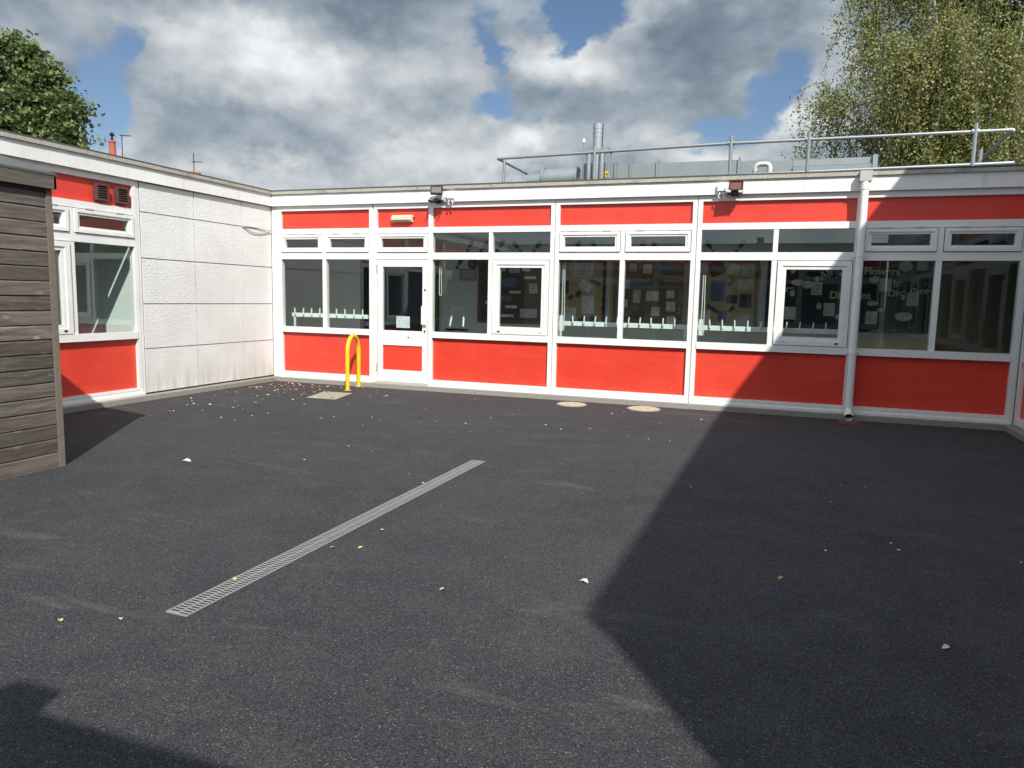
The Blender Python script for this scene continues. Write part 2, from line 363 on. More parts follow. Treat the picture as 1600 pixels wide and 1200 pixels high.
def empty(name, label, cat, loc=(0, 0, 0), rz=0, group=None):
    o = bpy.data.objects.new(name, None); COL.objects.link(o); o.location = loc; o.rotation_euler = (0, 0, rz); o.empty_display_size = .2
    return tag(o, label, cat, group)
def copy_tree(o, parent=None):
    c = o.copy(); COL.objects.link(c)
    if parent is not None: c.parent = parent
    for ch in list(o.children): copy_tree(ch, c)
    return c
def arc(cx, cz, r, a0, a1, n):
    return [(cx+r*math.cos(R(a0+(a1-a0)*i/n)), cz+r*math.sin(R(a0+(a1-a0)*i/n))) for i in range(n+1)]
GZ = -0.07

# ------------------------------------------------------------------ ground
tag(MB().flat([(-300, -300), (300, -300), (300, 300), (-300, 300)], -.30, -.12).build('ground', EARTH), kind='structure')
tag(MB().flat([(-.1, -11.7), (10.9, -11.7), (10.9, .2), (-.1, .2)], -.10, GZ).build('tarmac_courtyard', TARMAC), kind='structure')
# kerb upstands under the walls
tag(MB().box(.02, 10.72, -.115, .03, -.10, -.004).build('kerb', CONCRETE), kind='structure')
tag(MB().box(-.03, .13, -11.4, -.118, -.10, -.006).build('kerb', CONCRETE), kind='structure')
tag(MB().box(10.56, 10.72, -11.4, -.118, -.10, -.006).build('kerb', CONCRETE), kind='structure')

# ------------------------------------------------------------------ facade kit (local x along the wall, y inward, z up)
T2, T1, SA1, SA0, LO1, LO0, SI0, BT = 2.717, 2.430, 2.345, 2.048, 1.945, .842, .751, .094
TOPF, YP, YB = 2.795, .045, .085        # frame top, panel plane, frame back
JW = .058
def pane(parent, x0, x1, z0, z1, y=.045):
    return MB().box(x0, x1, y, y+.006, z0, z1).build('pane', GLASS, parent)
def sash(frame, x0, x1, z0, z1, w, name):
    """a projecting opening light: outer leaf with a stepped inner bead"""
    s = MB().frame(x0+.009, x1-.009, z0+.009, z1-.009, w*.55, -.018, .05)
    a = w*.55+.009
    s.frame(x0+a, x1-a, z0+a, z1-a, w*.45-.007, -.004, .05)
    o = s.build(name, WHITE, frame)
    o2 = pane(o, x0+w, x1-w, z0+w, z1-w, .03)
    return o
def bay(root, x0, x1, xm, kind, jl=JW, jr=JW):
    fr = MB()
    fr.box(x0-jl, x0, 0, YB, 0, TOPF); fr.box(x1, x1+jr, 0, YB, 0, TOPF)
    fr.box(x0, x1, 0, YB, T2, TOPF); fr.box(x0, x1, 0, YB, SA1, T1)
    fr.box(x0, x1, 0, YB, LO1, SA0)
    m = .034
    if kind != 'D':
        fr.box(x0, x1, -.012, YB, SI0, LO0); fr.box(x0, x1, 0, YB, 0.004, BT)
        fr.box(xm-m, xm+m, .004, YB, LO0, LO1); fr.box(xm-m*.9, xm+m*.9, .004, YB, SA0, SA1)
        fr.box(x0-jl, x1+jr, -.03, -.0005, -.004, .028)       # drip sill
        fr.box(x0+.0, x1, -.004, -.0008, BT-.03, BT-.022)
    f = fr.build('window_frame', WHITE, root)
    MB().box(x0+.001, x1-.001, YP, YP+.02, T1, T2).build('red_panel', RED, root)
    if kind != 'D':
        MB().box(x0+.001, x1-.001, YP, YP+.02, BT, SI0).build('red_panel', RED, root)
    if kind == 'A':
        for a, b in ((x0, xm-.031), (xm+.031, x1)): sash(f, a, b, SA0, SA1, .078, 'top_hung_sash')
        for a, b in ((x0, xm-m), (xm+m, x1)): pane(f, a, b, LO0, LO1)
        for a in (x0+.22, xm-.24, xm+.24, x1-.22): MB().box(a-.06, a+.06, -.024, .0, SA1-.008, SA1+.006).build('trickle_vent', PIPEGREY, f)
    if kind in ('B', 'Bl'):
        for a, b in ((x0, xm-.031), (xm+.031, x1)): pane(f, a, b, SA0, SA1)
        lo, ca = ((x0, xm-m), (xm+m, x1)) if kind == 'B' else ((xm+m, x1), (x0, xm-m))
        pane(f, *lo, LO0, LO1)
        s = sash(f, *ca, LO0, LO1, .115, 'casement_sash')
        hx = ca[0]+.12 if kind == 'B' and x0 < 4 else ca[1]-.13
        MB().box(hx-.02, hx+.02, -.024, -.0185, LO0+.035, LO0+.055).build('lock_slot', BLACK, f)
        hx = ca[0]+ca[1]-hx
        MB().box(hx-.018, hx+.018, -.022, -.0185, LO0+.04, LO0+.052).build('vent_cap', PIPEGREY, f)
    if kind == 'L':      # left wing bay: top hung sashes above, casement at left, fixed pane at right
        for a, b in ((x0, xm-.031), (xm+.031, x1)): sash(f, a, b, SA0, SA1, .078, 'top_hung_sash')
        pane(f, xm+m, x1, LO0, LO1); sash(f, x0, xm-m, LO0, LO1, .115, 'casement_sash'); MB().box(xm-.17, xm-.13, -.024, -.0185, LO0+.035, LO0+.055).build('lock_slot', BLACK, f)
        for a in (x0+.22, xm-.24, xm+.24, x1-.22): MB().box(a-.06, a+.06, -.024, .0, SA1-.008, SA1+.006).build('trickle_vent', PIPEGREY, f)
    if kind == 'D':
        sash(f, x0, x1, SA0, SA1, .078, 'top_hung_sash')
    return f
def groove(root, x0, x1):        # dark joint between two neighbouring frames
    MB().box(x0, x1, .022, YB-.004, 0, TOPF-.001).build('cover_strip', WHITE, root)
def door(root, x0, x1, notice=True):
    d = MB()
    st = .098
    d.box(x0+.010, x0+st, .006, .055, .03, 1.938); d.box(x1-st, x1-.010, .006, .055, .03, 1.938)
    for a, b in ((.03, .216), (.607, .840), (1.833, 1.938)): d.box(x0+st, x1-st, .006, .055, a, b)
    o = d.build('door', WHITE, root)
    MB().box(x0, x1, -.03, .10, -.006, .026).build('threshold', PIPEGREY, root)
    MB().box(x0+st, x1-st, .022, .04, .216, .607).build('kick_panel', RED, o)
    pane(o, x0+st, x1-st, .840, 1.833, .03)
    MB().box(x1-.098, x1-.022, -.035, -.001, .945, 1.23).box(x1-.09, x1-.03, -.012, -.001, .915, .944).build('handle', WHITE, o)
    for z in (1.487, .849): MB().tube([(x1-.048, -.012, z), (x1-.048, .008, z)], .014, 10).build('lock', STEEL, o)
    MB().tube([(x0+.555, -.004, .741), (x0+.555, .008, .741)], .012, 8).build('lock', STEEL, o)
    for z in (1.80, .25): MB().box(x0-.012, x0+.006, -.014, -.001, z-.06, z+.06).build('hinge', PIPEGREY, o)
    if notice: MB().box(x0+.325, x0+.56, .0365, .0375, .885, 1.065).build('notice', PAPER, o)
    return o
def fascia(root, x0, x1, joints, yo=-.05):
    xs = [x0]+joints+[x1]
    for a, b in zip(xs, xs[1:]): MB().box(a+.0015, b-.0015, yo, yo+.03, 2.795, 2.975).build('fascia_board', WHITE, root)
    n = int((x1-x0)/.25); s = MB()
    for a, b in zip(xs, xs[1:]):                                  # edge trim, a touch uneven
        k = max(1, int((b-a)/.4))
        for i in range(k):
            p0, p1 = a+(b-a)*i/k, a+(b-a)*(i+1)/k; dz = rnd.uniform(-.003, .003)
            s.box(p0, p1, yo-.028+dz*.5, .28, 2.977, 3.022+dz*.4)
    s.build('roof_edge', COPING, root)
    MB().box(x0-.004, x1+.004, yo-.020, .281, 3.0245, 3.046).build('felt_edge', FELT, root)
    MB().box(x0, x1, yo+.032, .2, 2.798, 2.974).build('soffit', WHITE, root)
def room(root, x0, x1, depth, back=True, wm=None):
    MB().box(x0, x1, .11, depth, -.05, .0).build('floor', FLOORIN, root)
    MB().box(x0, x1, .09, depth, 2.72, 2.79).build('ceiling', CEILIN, root)
    MB().box(x0, x1, depth, depth+.12, -.05, 2.79).build('back_wall', wm or WALLIN, root)
    for a in (x0-.1, x1): MB().box(a, a+.1, .10, depth+.12, -.05, 2.79).build('end_wall', wm or WALLIN, root)

# ------------------------------------------------------------------ main range (faces -y)
main = empty('school_building', 'long white framed school range with red panels facing the camera', 'building')
BAYS = [(.189, 1.837, 1.008, 'A'), (1.976, 2.866, 0, 'D'), (2.940, 4.806, 3.886, 'B'), (4.937, 6.788, 5.857, 'A'), (6.917, 8.793, 7.858, 'B'), (8.905, 10.594, 9.745, 'A')]
for x0, x1, xm, k in BAYS:
    bay(main, x0, x1, xm, k, .043 if x0 == 2.940 else JW, .029 if k == 'D' else JW)
door(main, 1.976, 2.866)
for a, b in zip(BAYS, BAYS[1:]):
    g0, g1 = a[1]+JW, b[0]-JW
    if g1-g0 > .003: groove(main, g0, g1)
MB().box(.0, .189-JW, .004, YB, -.003, TOPF).build('corner_post', WHITE, main)
MB().box(10.594+JW, 10.674, .003, YB, -.003, TOPF).build('corner_post', WHITE, main)
fascia(main, -.05, 10.72, [2.6, 5.66, 8.15])
room(main, -2.2, 13.2, 2.2)
MB().box(10.62, 13.2, .05, .109, -.05, 2.795).build('front_wall', RENDER, main)
MB().box(10.16, 12.9, 2.15, 2.199, .01, 2.70).build('added_dark_backing', BROWNB, main)  # made-up dark sheet, darkens the end pane so its reflections show
MB().box(-2.2, -.001, .05, .109, -.05, 2.795).build('front_wall', RENDER, main)
MB().box(-.05, 10.72, .281, 9.0, 2.80, 3.03).build('roof', FELT, main)
MB().box(-.05, 10.72, 2.33, 9.0, -.05, 2.795).build('rear_block', RENDER, main)
idr = MB().box(.45, 1.95, 2.13, 2.198, .01, 2.10).build('added_dark_door', NAVYD, main)  # dark blue door added to darken the entrance glass from behind
MB().box(.38, .449, 2.12, 2.198, .01, 2.17).box(1.951, 2.02, 2.12, 2.198, .01, 2.17).box(.449, 1.951, 2.12, 2.198, 2.101, 2.17).build('added_door_lining', BROWNB, idr)
# ------------------------------------------------------------------ left wing (faces +x): local x = world y, inward = -x
left = empty('school_wing', 'white side wing with roughcast concrete panels and two brown vents', 'building', (0, 0, 0), R(90))
PY = [-2.676, -1.720, -.716, -.006]; JZ = [.607+.6*i for i in range(-1, 5)]
for c in range(3):
    for r_ in range(5):
        z0 = .012 if r_ == 0 else JZ[r_]; z1 = min(JZ[r_+1], 2.79)
        MB().box(PY[c]+.007, PY[c+1]-.007, rnd.uniform(-.0015, .0015), .0095, z0+.006, z1-.006).build('wall_panel', ROUGHCAST, left)
MB().box(PY[0], -.002, .010, .09, .0, 2.79).build('panel_backing', JOINT, left)
LB = [(-4.62, -2.786, -3.690, 'L'), (-6.60, -4.75, -5.67, 'A'), (-8.58, -6.73, -7.65, 'B'), (-10.56, -8.71, -9.63, 'A')]
for x0, x1, xm, k in LB: bay(left, x0, x1, xm, k)
for a, b in zip(LB, LB[1:]): groove(left, b[1]+JW, a[0]-JW)
MB().box(-2.786+JW, -2.678, .01, .05, 0, 2.79).build('cover_strip', WHITE, left)
MB().box(-11.4, -10.56-JW, .002, .2, 0, 2.79).build('end_panel', RENDER, left)
for a, b in ((-3.336, -3.165), (-3.043, -2.858)):
    m = (a+b)/2; h = .088
    v = MB().frame(m-h, m+h, 2.47, 2.668, .018, -.03, YP-.001); v.box(m-h+.018, m+h-.018, .02, .03, 2.488, 2.65)
    o = v.build('air_vent', BROWN, left)
    for i in range(6): MB().add([(m-h+.02, -.022, 2.492+i*.027), (m+h-.02, -.022, 2.492+i*.027), (m+h-.02, .016, 2.512+i*.027), (m-h+.02, .016, 2.512+i*.027), (m-h+.02, -.022, 2.487+i*.027), (m+h-.02, -.022, 2.487+i*.027), (m+h-.02, .016, 2.507+i*.027), (m-h+.02, .016, 2.507+i*.027)],
                               [(0, 1, 2, 3), (7, 6, 5, 4), (0, 4, 5, 1), (1, 5, 6, 2), (2, 6, 7, 3), (3, 7, 4, 0)]).build('slat', BROWN, o)
fascia(left, -11.5, -.052, [-8.3, -5.3, -2.35])
room(left, -11.3, -2.70, 2.6, wm=MINT)
MB().box(-11.5, 9.0, .281, 6.0, 2.80, 3.03).build('roof', FELT, left)
MB().box(-11.4, 9.0, 2.75, 6.0, -.05, 2.795).build('rear_block', RENDER, left)
# ------------------------------------------------------------------ right wing (faces -x) and the taller hall behind it
right = empty('school_wing', 'shaded right hand wing with glazed door, seen as a sliver at the corner', 'building', (10.674, 0, 0), R(-90))
RB = [(.10, .66, 0, 'N'), (.79, 1.67, 0, 'D'), (1.74, 3.60, 2.66, 'B'), (3.73, 5.58, 4.65, 'A'), (5.71, 7.57, 6.65, 'B'), (7.70, 9.55, 8.62, 'A'), (9.68, 11.2, 10.5, 'B')]
for x0, x1, xm, k in RB:
    if k == 'N':
        fr = MB(); fr.box(x0-JW, x0, 0, YB, 0, TOPF); fr.box(x1, x1+JW, 0, YB, 0, TOPF)
        for a, b in ((T2, TOPF), (SA1, T1), (LO1, SA0), (SI0, LO0), (.004, BT)): fr.box(x0, x1, 0, YB, a, b)
        f = fr.build('window_frame', WHITE, right); pane(f, x0, x1, LO0, LO1); pane(f, x0, x1, SA0, SA1)
        MB().box(x0+.001, x1-.001, YP, YP+.02, T1, T2).build('red_panel', RED, right); MB().box(x0+.001, x1-.001, YP, YP+.02, BT, SI0).build('red_panel', RED, right)
    else: bay(right, x0, x1, xm, k, .040 if x0 == 1.74 else JW, .028 if k == 'D' else JW)
for a, b in zip(RB, RB[1:]):
    if b[0]-a[1]-2*JW > .003: groove(right, a[1]+JW, b[0]-JW)
door(right, .79, 1.67, False)
fascia(right, .052, 11.5, [3.0, 6.0, 9.0])
room(right, .12, 11.3, 2.6)
MB().box(.052, 11.5, .281, 3.0, 2.80, 3.03).build('roof', FELT, right)
hall = empty('hall_building', 'taller plain rendered hall rising behind the right hand wing', 'building', (11.044, 0, 0), -math.atan(.0245))
MB().box(2.6, 9.0, -12.44, -1.9, -.05, 3.05).box(.02, 9.0, -12.44, -1.9, 3.06, 5.60).build('wall', RENDER, hall)
MB().box(0, 9.05, -12.46, -1.88, 5.601, 5.75).build('roof', COPING, hall)
# ------------------------------------------------------------------ south range behind the camera (seen in the glass)
south = empty('school_building', 'school range behind the camera mirrored in the window glass', 'building', (10.674, -11.49, 0), R(180))
x = .2
for i in range(5):
    k = 'AB'[i % 2]; bay(south, x, x+1.85, x+.93, k); 
    if i: groove(south, x-.132+JW, x-JW)
    x += 1.982
MB().box(x-.132+JW, 10.674, .0, .1, -.05, 2.79).build('end_panel', RENDER, south)
fascia(south, -.05, 10.72, [3.5, 7.0])
room(south, .1, 10.5, 2.4)
MB().box(-.05, 10.72, .281, 5.0, 2.80, 3.03).build('roof', FELT, south)
vx = empty('unseen_roof_vent', 'unseen boxed vent shaped for its shadow on the edge of the range behind the camera', 'vent', (7.45, -11.52, 3.05))  # unseen, stands in for whatever casts the bump in the yard shadow
MB().box(-.10, .09, -.12, .06, 0, .13).build('housing', GALV, vx); MB().box(-.12, .11, -.14, .08, .131, .155).build('cap', GALV, vx)

# ------------------------------------------------------------------ timber shed
shed = empty('timber_shed', 'weathered grey brown timber garden shed beside the left wing', 'shed', (2.42, -5.87, GZ))
X0, YL = -1.85, -2.6          # local extents: x from X0 to 0, y from YL to 0
bp = .1155
def board_mesh(length, along_y):
    # shiplap section: flat face with a coved top edge
    prof = [(0, .002), (0, bp-.018), (-.005, bp-.010), (-.012, bp), (-.02, bp), (-.02, .002)]
    m = MB(); n = len(prof)
    vs = [(x, 0, z) for x, z in prof]+[(x, -length, z) for x, z in prof]
    m.add(vs, [tuple(range(n)), tuple(range(2*n-1, n-1, -1))]+[(i, i+n, (i+1) % n+n, (i+1) % n) for i in range(n)])
    return m.mesh('shed_board', WOOD)
bm_f = board_mesh(-YL-.04, True)
for i in range(20):
    o = link('shed_board', bm_f, shed, (rnd.uniform(-.0015, .0015), -.04, .01+i*bp), (0, rnd.uniform(-.012, .004), 0))
bm_g = board_mesh(-X0, True)
for i in range(20):
    link('gable_board', bm_g, shed, (X0, -.022, .01+i*bp), (0, 0, R(90)))
MB().box(-.03, .012, -.04, .008, 0, 2.30).build('corner_post', PALEWOOD, shed)
MB().box(X0, -.03, YL, -.05, .005, 2.30).build('wall_core', DARK, shed)
tp = .28
hw = -X0/2
gp = [(X0, 2.31), (-.02, 2.31), (-hw, 2.31+hw*tp)]
MB().prism(gp, YL, -.03).build('gable', WOOD, shed)
e = .05
for sx in (1, -1):
    xc = -hw; xe = e if sx > 0 else X0-e
    ze = 2.335-(0 if sx > 0 else 0)
    zr = ze+(hw+e)*tp
    MB().add([(xe, YL-.06, ze), (xe, .03, ze), (xc, .03, zr), (xc, YL-.06, zr), (xe, YL-.06, ze+.018), (xe, .03, ze+.018), (xc, .03, zr+.018), (xc, YL-.06, zr+.018)],
             [(0, 1, 2, 3), (7, 6, 5, 4), (0, 4, 5, 1), (1, 5, 6, 2), (2, 6, 7, 3), (3, 7, 4, 0)]).build('roof_felt', FELT2, shed)
MB().box(.022, .046, YL-.06, .025, 2.232, 2.346).build('eave_board', WOOD, shed)
MB().box(X0-.046, X0-.022, YL-.06, .025, 2.232, 2.346).build('eave_board', WOOD, shed)
for sx in (1, -1):
    a, b = ((.046, 2.225), (-hw, 2.225+(hw+.046)*tp)) if sx > 0 else ((X0-.046, 2.225), (-hw, 2.225+(hw+.046)*tp))
    MB().prism([a, b, (b[0], b[1]+.10), (a[0], a[1]+.10)], .006, .0245).build('barge_board', WOOD, shed)
MB().box(X0, 0, YL, 0, -.0, .008).build('base', PALEWOOD, shed)

# ------------------------------------------------------------------ wall furniture
def floodlight(x, label, lens, box_dx, hm, tilt, turn):
    t = empty('floodlight', label, 'floodlight', (x, -.052, 2.87), 0, 'floodlights on the fascia')
    # shallow tilted lamp housing with a rim round its lens
    h = MB().frame(-.088, .088, -.060, .068, .014, -.190, -.165).box(-.088, .088, -.1649, -.125, -.060, .068).box(-.06, .06, -.1248, -.10, -.035, .045)
    for k in range(5): h.box(-.05+k*.025-.004, -.05+k*.025+.004, -.0998, -.085, -.03, .04)
    o = h.build('lamp_housing', hm, t, rot=(R(tilt), 0, R(turn)), loc=(0, .0, .035))
    MB().box(-.073, .073, -.176, -.1655, -.045, .053).build('lens', lens, o)
    MB().box(-.098, -.0905, -.16, -.03, -.085, -.060).box(.0905, .098, -.16, -.03, -.085, -.060).box(-.09, .09, -.05, -.03, -.085, -.060).build('bracket', hm, t)
    MB().box(-.045, .045, -.03, -.001, -.10, -.02).build('back_plate', BLACK, t)
    MB().box(-.03, .035, -.125, -.055, -.085, -.045).build('sensor', BLACK, t)
    jb = MB().box(box_dx-.05, box_dx+.05, -.055, -.001, -.035, .06).build('junction_box', PVC, t)
    for k in (-.022, .022):
        MB().tube([(box_dx+k, -.03, -.034), (box_dx+k, -.034, -.075), (box_dx+k*1.8, -.03, -.10), (box_dx+k*1.2, -.02, -.125)], .009, 6).build('cable_gland', PVC, jb)
    s = -1 if box_dx > 0 else 1
    for dz in (0, -.03):
        MB().tube([(box_dx+.05*s, -.03, .02+dz), (box_dx+.085*s, -.06, .03+dz), (box_dx+.12*s, -.065, .0+dz), (box_dx+.17*s, -.05, -.03+dz*.5), (-.0, -.04, -.05)], .006, 6).build('cable', PVC, t)
    return t
floodlight(3.055, 'black floodlight with pale lens above the white door', LENS, .21, BLACK, -14, 14)
floodlight(7.318, 'brown floodlight with reddish lens beside its white junction box', LENSR, -.17, BROWN, 8, 6)
bl = empty('bulkhead_light', 'cream bulkhead lamp on the red panel over the door', 'lamp', (2.415, YP, 2.565))
MB().box(-.178, .178, -.045, -.001, -.05, .055).build('base', CREAM, bl)
bm = bmesh.new(); bmesh.ops.create_cube(bm, size=1); bmesh.ops.scale(bm, vec=(.345, .06, .095), verts=bm.verts); bmesh.ops.translate(bm, vec=(0, -.072, .002), verts=bm.verts)
bmesh.ops.bevel(bm, geom=bm.edges[:], offset=.022, segments=3, affect='EDGES'); me = bpy.data.meshes.new('diffuser'); bm.to_mesh(me); bm.free(); me.materials.append(CREAM); link('diffuser', me, bl)
MB().box(.1785, .19, -.03, -.008, -.01, .02).build('gland', BLACK, bl)

dp = empty('downpipe', 'white rainwater downpipe running down the facade to an open shoe', 'downpipe', (8.852, -.125, 0))
MB().tube([(0, 0, 2.93), (0, 0, .10)], .046, 18).build('pipe', PVC, dp, True)
MB().box(-.068, .068, -.055, .07, 2.895, 3.02).build('hopper', PIPEGREY, dp)
MB().tube([(0, 0, 2.90), (0, 0, 2.80)], .053, 18).build('collar', PVC, dp, True)
for z in (2.0, .79):
    MB().tube([(0, 0, z-.018), (0, 0, z+.018)], .053, 18).box(-.085, .085, .055, .075, z-.012, z+.012).box(-.015, .015, .05, .123, z-.011, z+.011).build('bracket', PVC, dp)
sh = MB().tube([(0, 0, .17), (0, 0, .10), (0, -.012, .05), (0, -.055, .005), (0, -.125, -.02)], .052, 16, caps=False)
sh.build('shoe', PVC, dp, True)
MB().tube([(0, -.05, .009), (0, -.056, .006)], .045, 14).build('shoe_mouth', DARK, dp)

ca = MB().tube([(.012, -.72, 2.41), (.02, -.62, 2.372), (.022, -.5, 2.338), (.02, -.3, 2.34), (.02, -.12, 2.375), (.03, -.035, 2.395)], .008, 6)
ca.tube([(.012, -.72, 2.412), (.016, -.5, 2.418), (.014, -.25, 2.405), (.03, -.035, 2.40)], .006, 6)
tag(ca.build('wall_cable', PIPEGREY, None, True), 'pair of loose grey cables slung along the roughcast wall to the corner', 'cable')

# ------------------------------------------------------------------ yard furniture
hp = empty('hoop_barrier', 'bright yellow hoop barrier standing by the white door', 'barrier', (1.77, -.375, GZ), math.atan2(.49, -.10))
r_ = .245; ph = [(-r_, 0, -.02), (-r_, 0, .58)]+[(x, 0, z) for x, z in arc(0, .58, r_, 180, 0, 14)][1:]+[(r_, 0, -.02)]
MB().tube(ph, .031, 14).build('hoop', YELLOW, hp, True)
for s in (-1, 1): MB().tube([(s*r_, 0, .0), (s*r_, 0, .006)], .06, 14).build('base_plate', CONCRETE, hp)
def mh(x, y, r, label):
    t = empty('round_cover', label, 'cover', (x, y, GZ+.005))
    MB().flat(arc(0, 0, r, 0, 350, 35), -.004, .004).build('frame_ring', CONCRETE, t)
    MB().flat(arc(0, 0, r-.018, 0, 350, 35), .0045, .009).build('lid', COVER, t)
    for a in (20, 200): MB().box(.05*math.cos(R(a))-.02, .05*math.cos(R(a))+.02, .05*math.sin(R(a))-.007, .05*math.sin(R(a))+.007, .0092, .0108).build('key_slot', DARK, t)
mh(5.32, -.48, .21, 'buff round cover below the third red panel, the one nearer the door')
mh(6.31, -.43, .225, 'buff round cover nearer to the big shadow')
sb = empty('inspection_slab', 'worn rectangular concrete slab cover set in the tarmac by the yellow hoop', 'cover', (0, 0, GZ+.003))
MB().flat([(1.77, -1.60), (1.62, -.94), (2.08, -.90), (2.23, -1.57)], 0, .005).build('slab', SLAB, sb)
for (x, y) in ((1.75, -1.05), (2.1, -1.45)): MB().flat(arc(x, y, .022, 0, 324, 9), .0055, .0068).build('lifting_hole', DARK, sb)

dr = empty('drain_channel', 'long narrow galvanised slot drain running across the tarmac', 'drain', (5.41, -7.73, GZ), math.atan2(-.065, 3.43))
DL, DW = 3.44, .062
MB().flat([(-DW, 0), (DW, 0), (DW, DL), (-DW, DL)], .0005, .002).build('channel_bed', DARK, dr)
for a in (-DW, -.0025, DW-.005): MB().box(a, a+.005, 0, DL, .002, .0062).build('edge_rail', GRATE, dr)
cross = MB().box(-DW+.006, -.0035, 0, .0075, .003, .0055).mesh('grate_bar', GRATE)
cross2 = MB().box(.0035, DW-.006, 0, .0075, .003, .0055).mesh('grate_bar', GRATE)
NB = 146
for i in range(NB):
    link('grate_bar', cross, dr, (0, .004+i*(DL-.02)/NB, 0)); link('grate_bar', cross2, dr, (0, .004+(i+.5)*(DL-.02)/NB, 0))
MB().box(-DW, DW, -.008, .0, .0, .0065).build('end_cap', GRATE, dr); MB().box(-DW, DW, DL, DL+.008, .0, .0065).build('end_cap', GRATE, dr)

# ------------------------------------------------------------------ roof plant
gr = empty('guard_rail', 'galvanised tubular guard rail standing along the flat roof edge', 'railing', (0, 3.0, 3.03))
ZT, ZB = 1.03, .51
MB().tube([(2.82, 0, .955), (7.05, 0, 1.03), (11.13, 0, 1.03)], .025, 8).build('top_rail', GALV, gr, True)
MB().tube([(3.3, 0, .46), (7.05, 0, .50), (11.18, 0, .545)], .025, 8).build('middle_rail', GALV, gr, True)
for x in (4.70, 7.05, 8.27, 10.63): MB().tube([(x, .0, 0), (x, -.03, 1.15 if x > 5 else 1.10)], .03, 8).build('post', GALV, gr, True)
for x, zz in ((7.05, 1.03), (8.27, 1.03), (10.63, 1.03), (4.70, .99)): MB().tube([(x-.05, -.01, zz), (x+.05, -.01, zz)], .04, 8).build('rail_clamp', GALV, gr, True)
MB().tube([(2.92, 0, .0), (2.97, 0, .92)], .03, 8).build('post', GALV, gr, True)
MB().tube([(2.84, 0, .95), (2.90, 2.4, .93)], .025, 8).build('return_rail', GALV, gr, True)
MB().tube([(11.13, 0, 1.03), (10.98, 1.5, .78)], .025, 8).build('brace', GALV, gr, True)
MB().tube([(10.9, .8, 0), (10.9, .8, .9)], .03, 8).build('post', GALV, gr, True)

fl = empty('boiler_flue', 'tall polished steel flue pipe on the flat roof', 'flue', (4.46, 4.2, 3.03))
MB().tube([(0, 0, 0), (0, 0, 1.70)], .098, 20).build('pipe', STEEL, fl, True)
MB().tube([(0, 0, 1.66), (0, 0, 1.75)], .105, 20).tube([(0, 0, 1.751), (0, 0, 1.765)], .088, 20).build('cap', STEEL, fl, True)
for z in (1.50, 1.58, 1.05, 1.27): MB().tube([(0, 0, z), (0, 0, z+.025)], .106, 20).build('band', STEEL, fl, True)
MB().box(-.27, .27, -.13, -.10, 1.22, 1.27).box(-.27, .27, .10, .13, 1.22, 1.27).box(-.27, -.23, -.10, .10, 1.22, 1.26).box(.23, .27, -.10, .10, 1.22, 1.26).build('support_bracket', GALV, fl)
for s in (-1, 1):
    for q in (-1, 1): MB().tube([(s*.25, q*.12, 0), (s*.25, q*.12, 1.30+.1*(s < 0 and q < 0))], .014, 6).build('support_leg', GALV, fl)
    MB().tube([(s*.13, -.14, 0), (s*.13, -.14, 1.19)], .045, 12).build('side_pipe', STEEL, fl, True)
MB().tube([(-.25, -.12, 1.40), (-.25, -.12, 1.47)], .03, 8).build('beacon', PVC, fl, True)

du = empty('air_duct', 'long pale grey galvanised air duct lying on the flat roof', 'duct', (0, 4.5, 3.03))
def dbox(n, x0, x1, z0, z1, y0=-.25, y1=.35): return MB().box(x0, x1, y0, y1, z0, z1).build(n, GALVP, du)
MB().tube([(2.95, 0, .74), (3.35, 0, .76)], .17, 16).build('duct_end', GALVP, du, True)
MB().tube([(3.30, 0, .78), (4.0, 0, .80)], .21, 20).build('fan_casing', GALVP, du, True)
for x in (3.28, 3.98): MB().tube([(x, 0, .79), (x+.04, 0, .79)], .235, 20).build('flange', GALV, du, True)
MB().add([(4.03, -.25, .62), (4.17, -.25, 1.05), (4.17, -.25, .62), (4.03, .35, .62), (4.17, .35, 1.05), (4.17, .35, .62)], [(0, 2, 1), (3, 4, 5), (0, 1, 4, 3), (1, 2, 5, 4), (0, 3, 5, 2)]).build('hood', GALVP, du)
dbox('plenum', 4.171, 4.80, .60, 1.035)
dbox('duct_section', 4.84, 5.10, .62, .985); dbox('duct_section', 5.14, 5.61, .62, .995); dbox('duct_section', 5.65, 7.11, .60, .985)
for a in (4.801, 5.101, 5.611, 7.111): MB().box(a, a+.038, -.285, .385, .585, 1.035).build('flange', GALV, du)
MB().box(7.15, 7.62, -.2, .3, .62, .97).build('duct_section', GALVP, du)
for x in (4.3, 5.3, 6.3, 7.0): MB().box(x, x+.05, -.2, -.15, 0, .599).box(x, x+.05, .25, .30, 0, .599).build('support_leg', GALV, du)
for x in (3.4, 3.9): MB().box(x, x+.05, -.1, .1, 0, .585).build('support_leg', GALV, du)
MB().box(4.60, 4.69, -.258, -.2505, .76, .87).build('warning_sticker', YSIGN, du); MB().prism([(4.625, .79), (4.665, .79), (4.645, .84)], -.2605, -.2585).build('warning_triangle', BLACK, du)
MB().box(4.42, 4.59, -.2545, -.2505, .78, .83).build('name_sticker', WSIGN, du)
fd = empty('flat_duct', 'flat silver duct end lying right of the bent pipe on the roof', 'duct', (0, 4.5, 3.03))
MB().box(8.07, 9.37, -.2, .3, .84, .95).build('top_sheet', GALV, fd); MB().box(8.07, 9.40, -.24, .34, .70, .83).build('lower_sheet', GALVP, fd)
MB().box(7.68, 8.06, -.2, .3, .72, .94).build('box_section', GALVP, fd); MB().box(9.371, 9.45, -.26, .36, .68, .98).build('end_flange', GALV, fd)
for x in (7.75, 8.6, 9.3): MB().box(x, x+.05, -.1, .1, 0, .69).build('support_leg', GALV, fd)
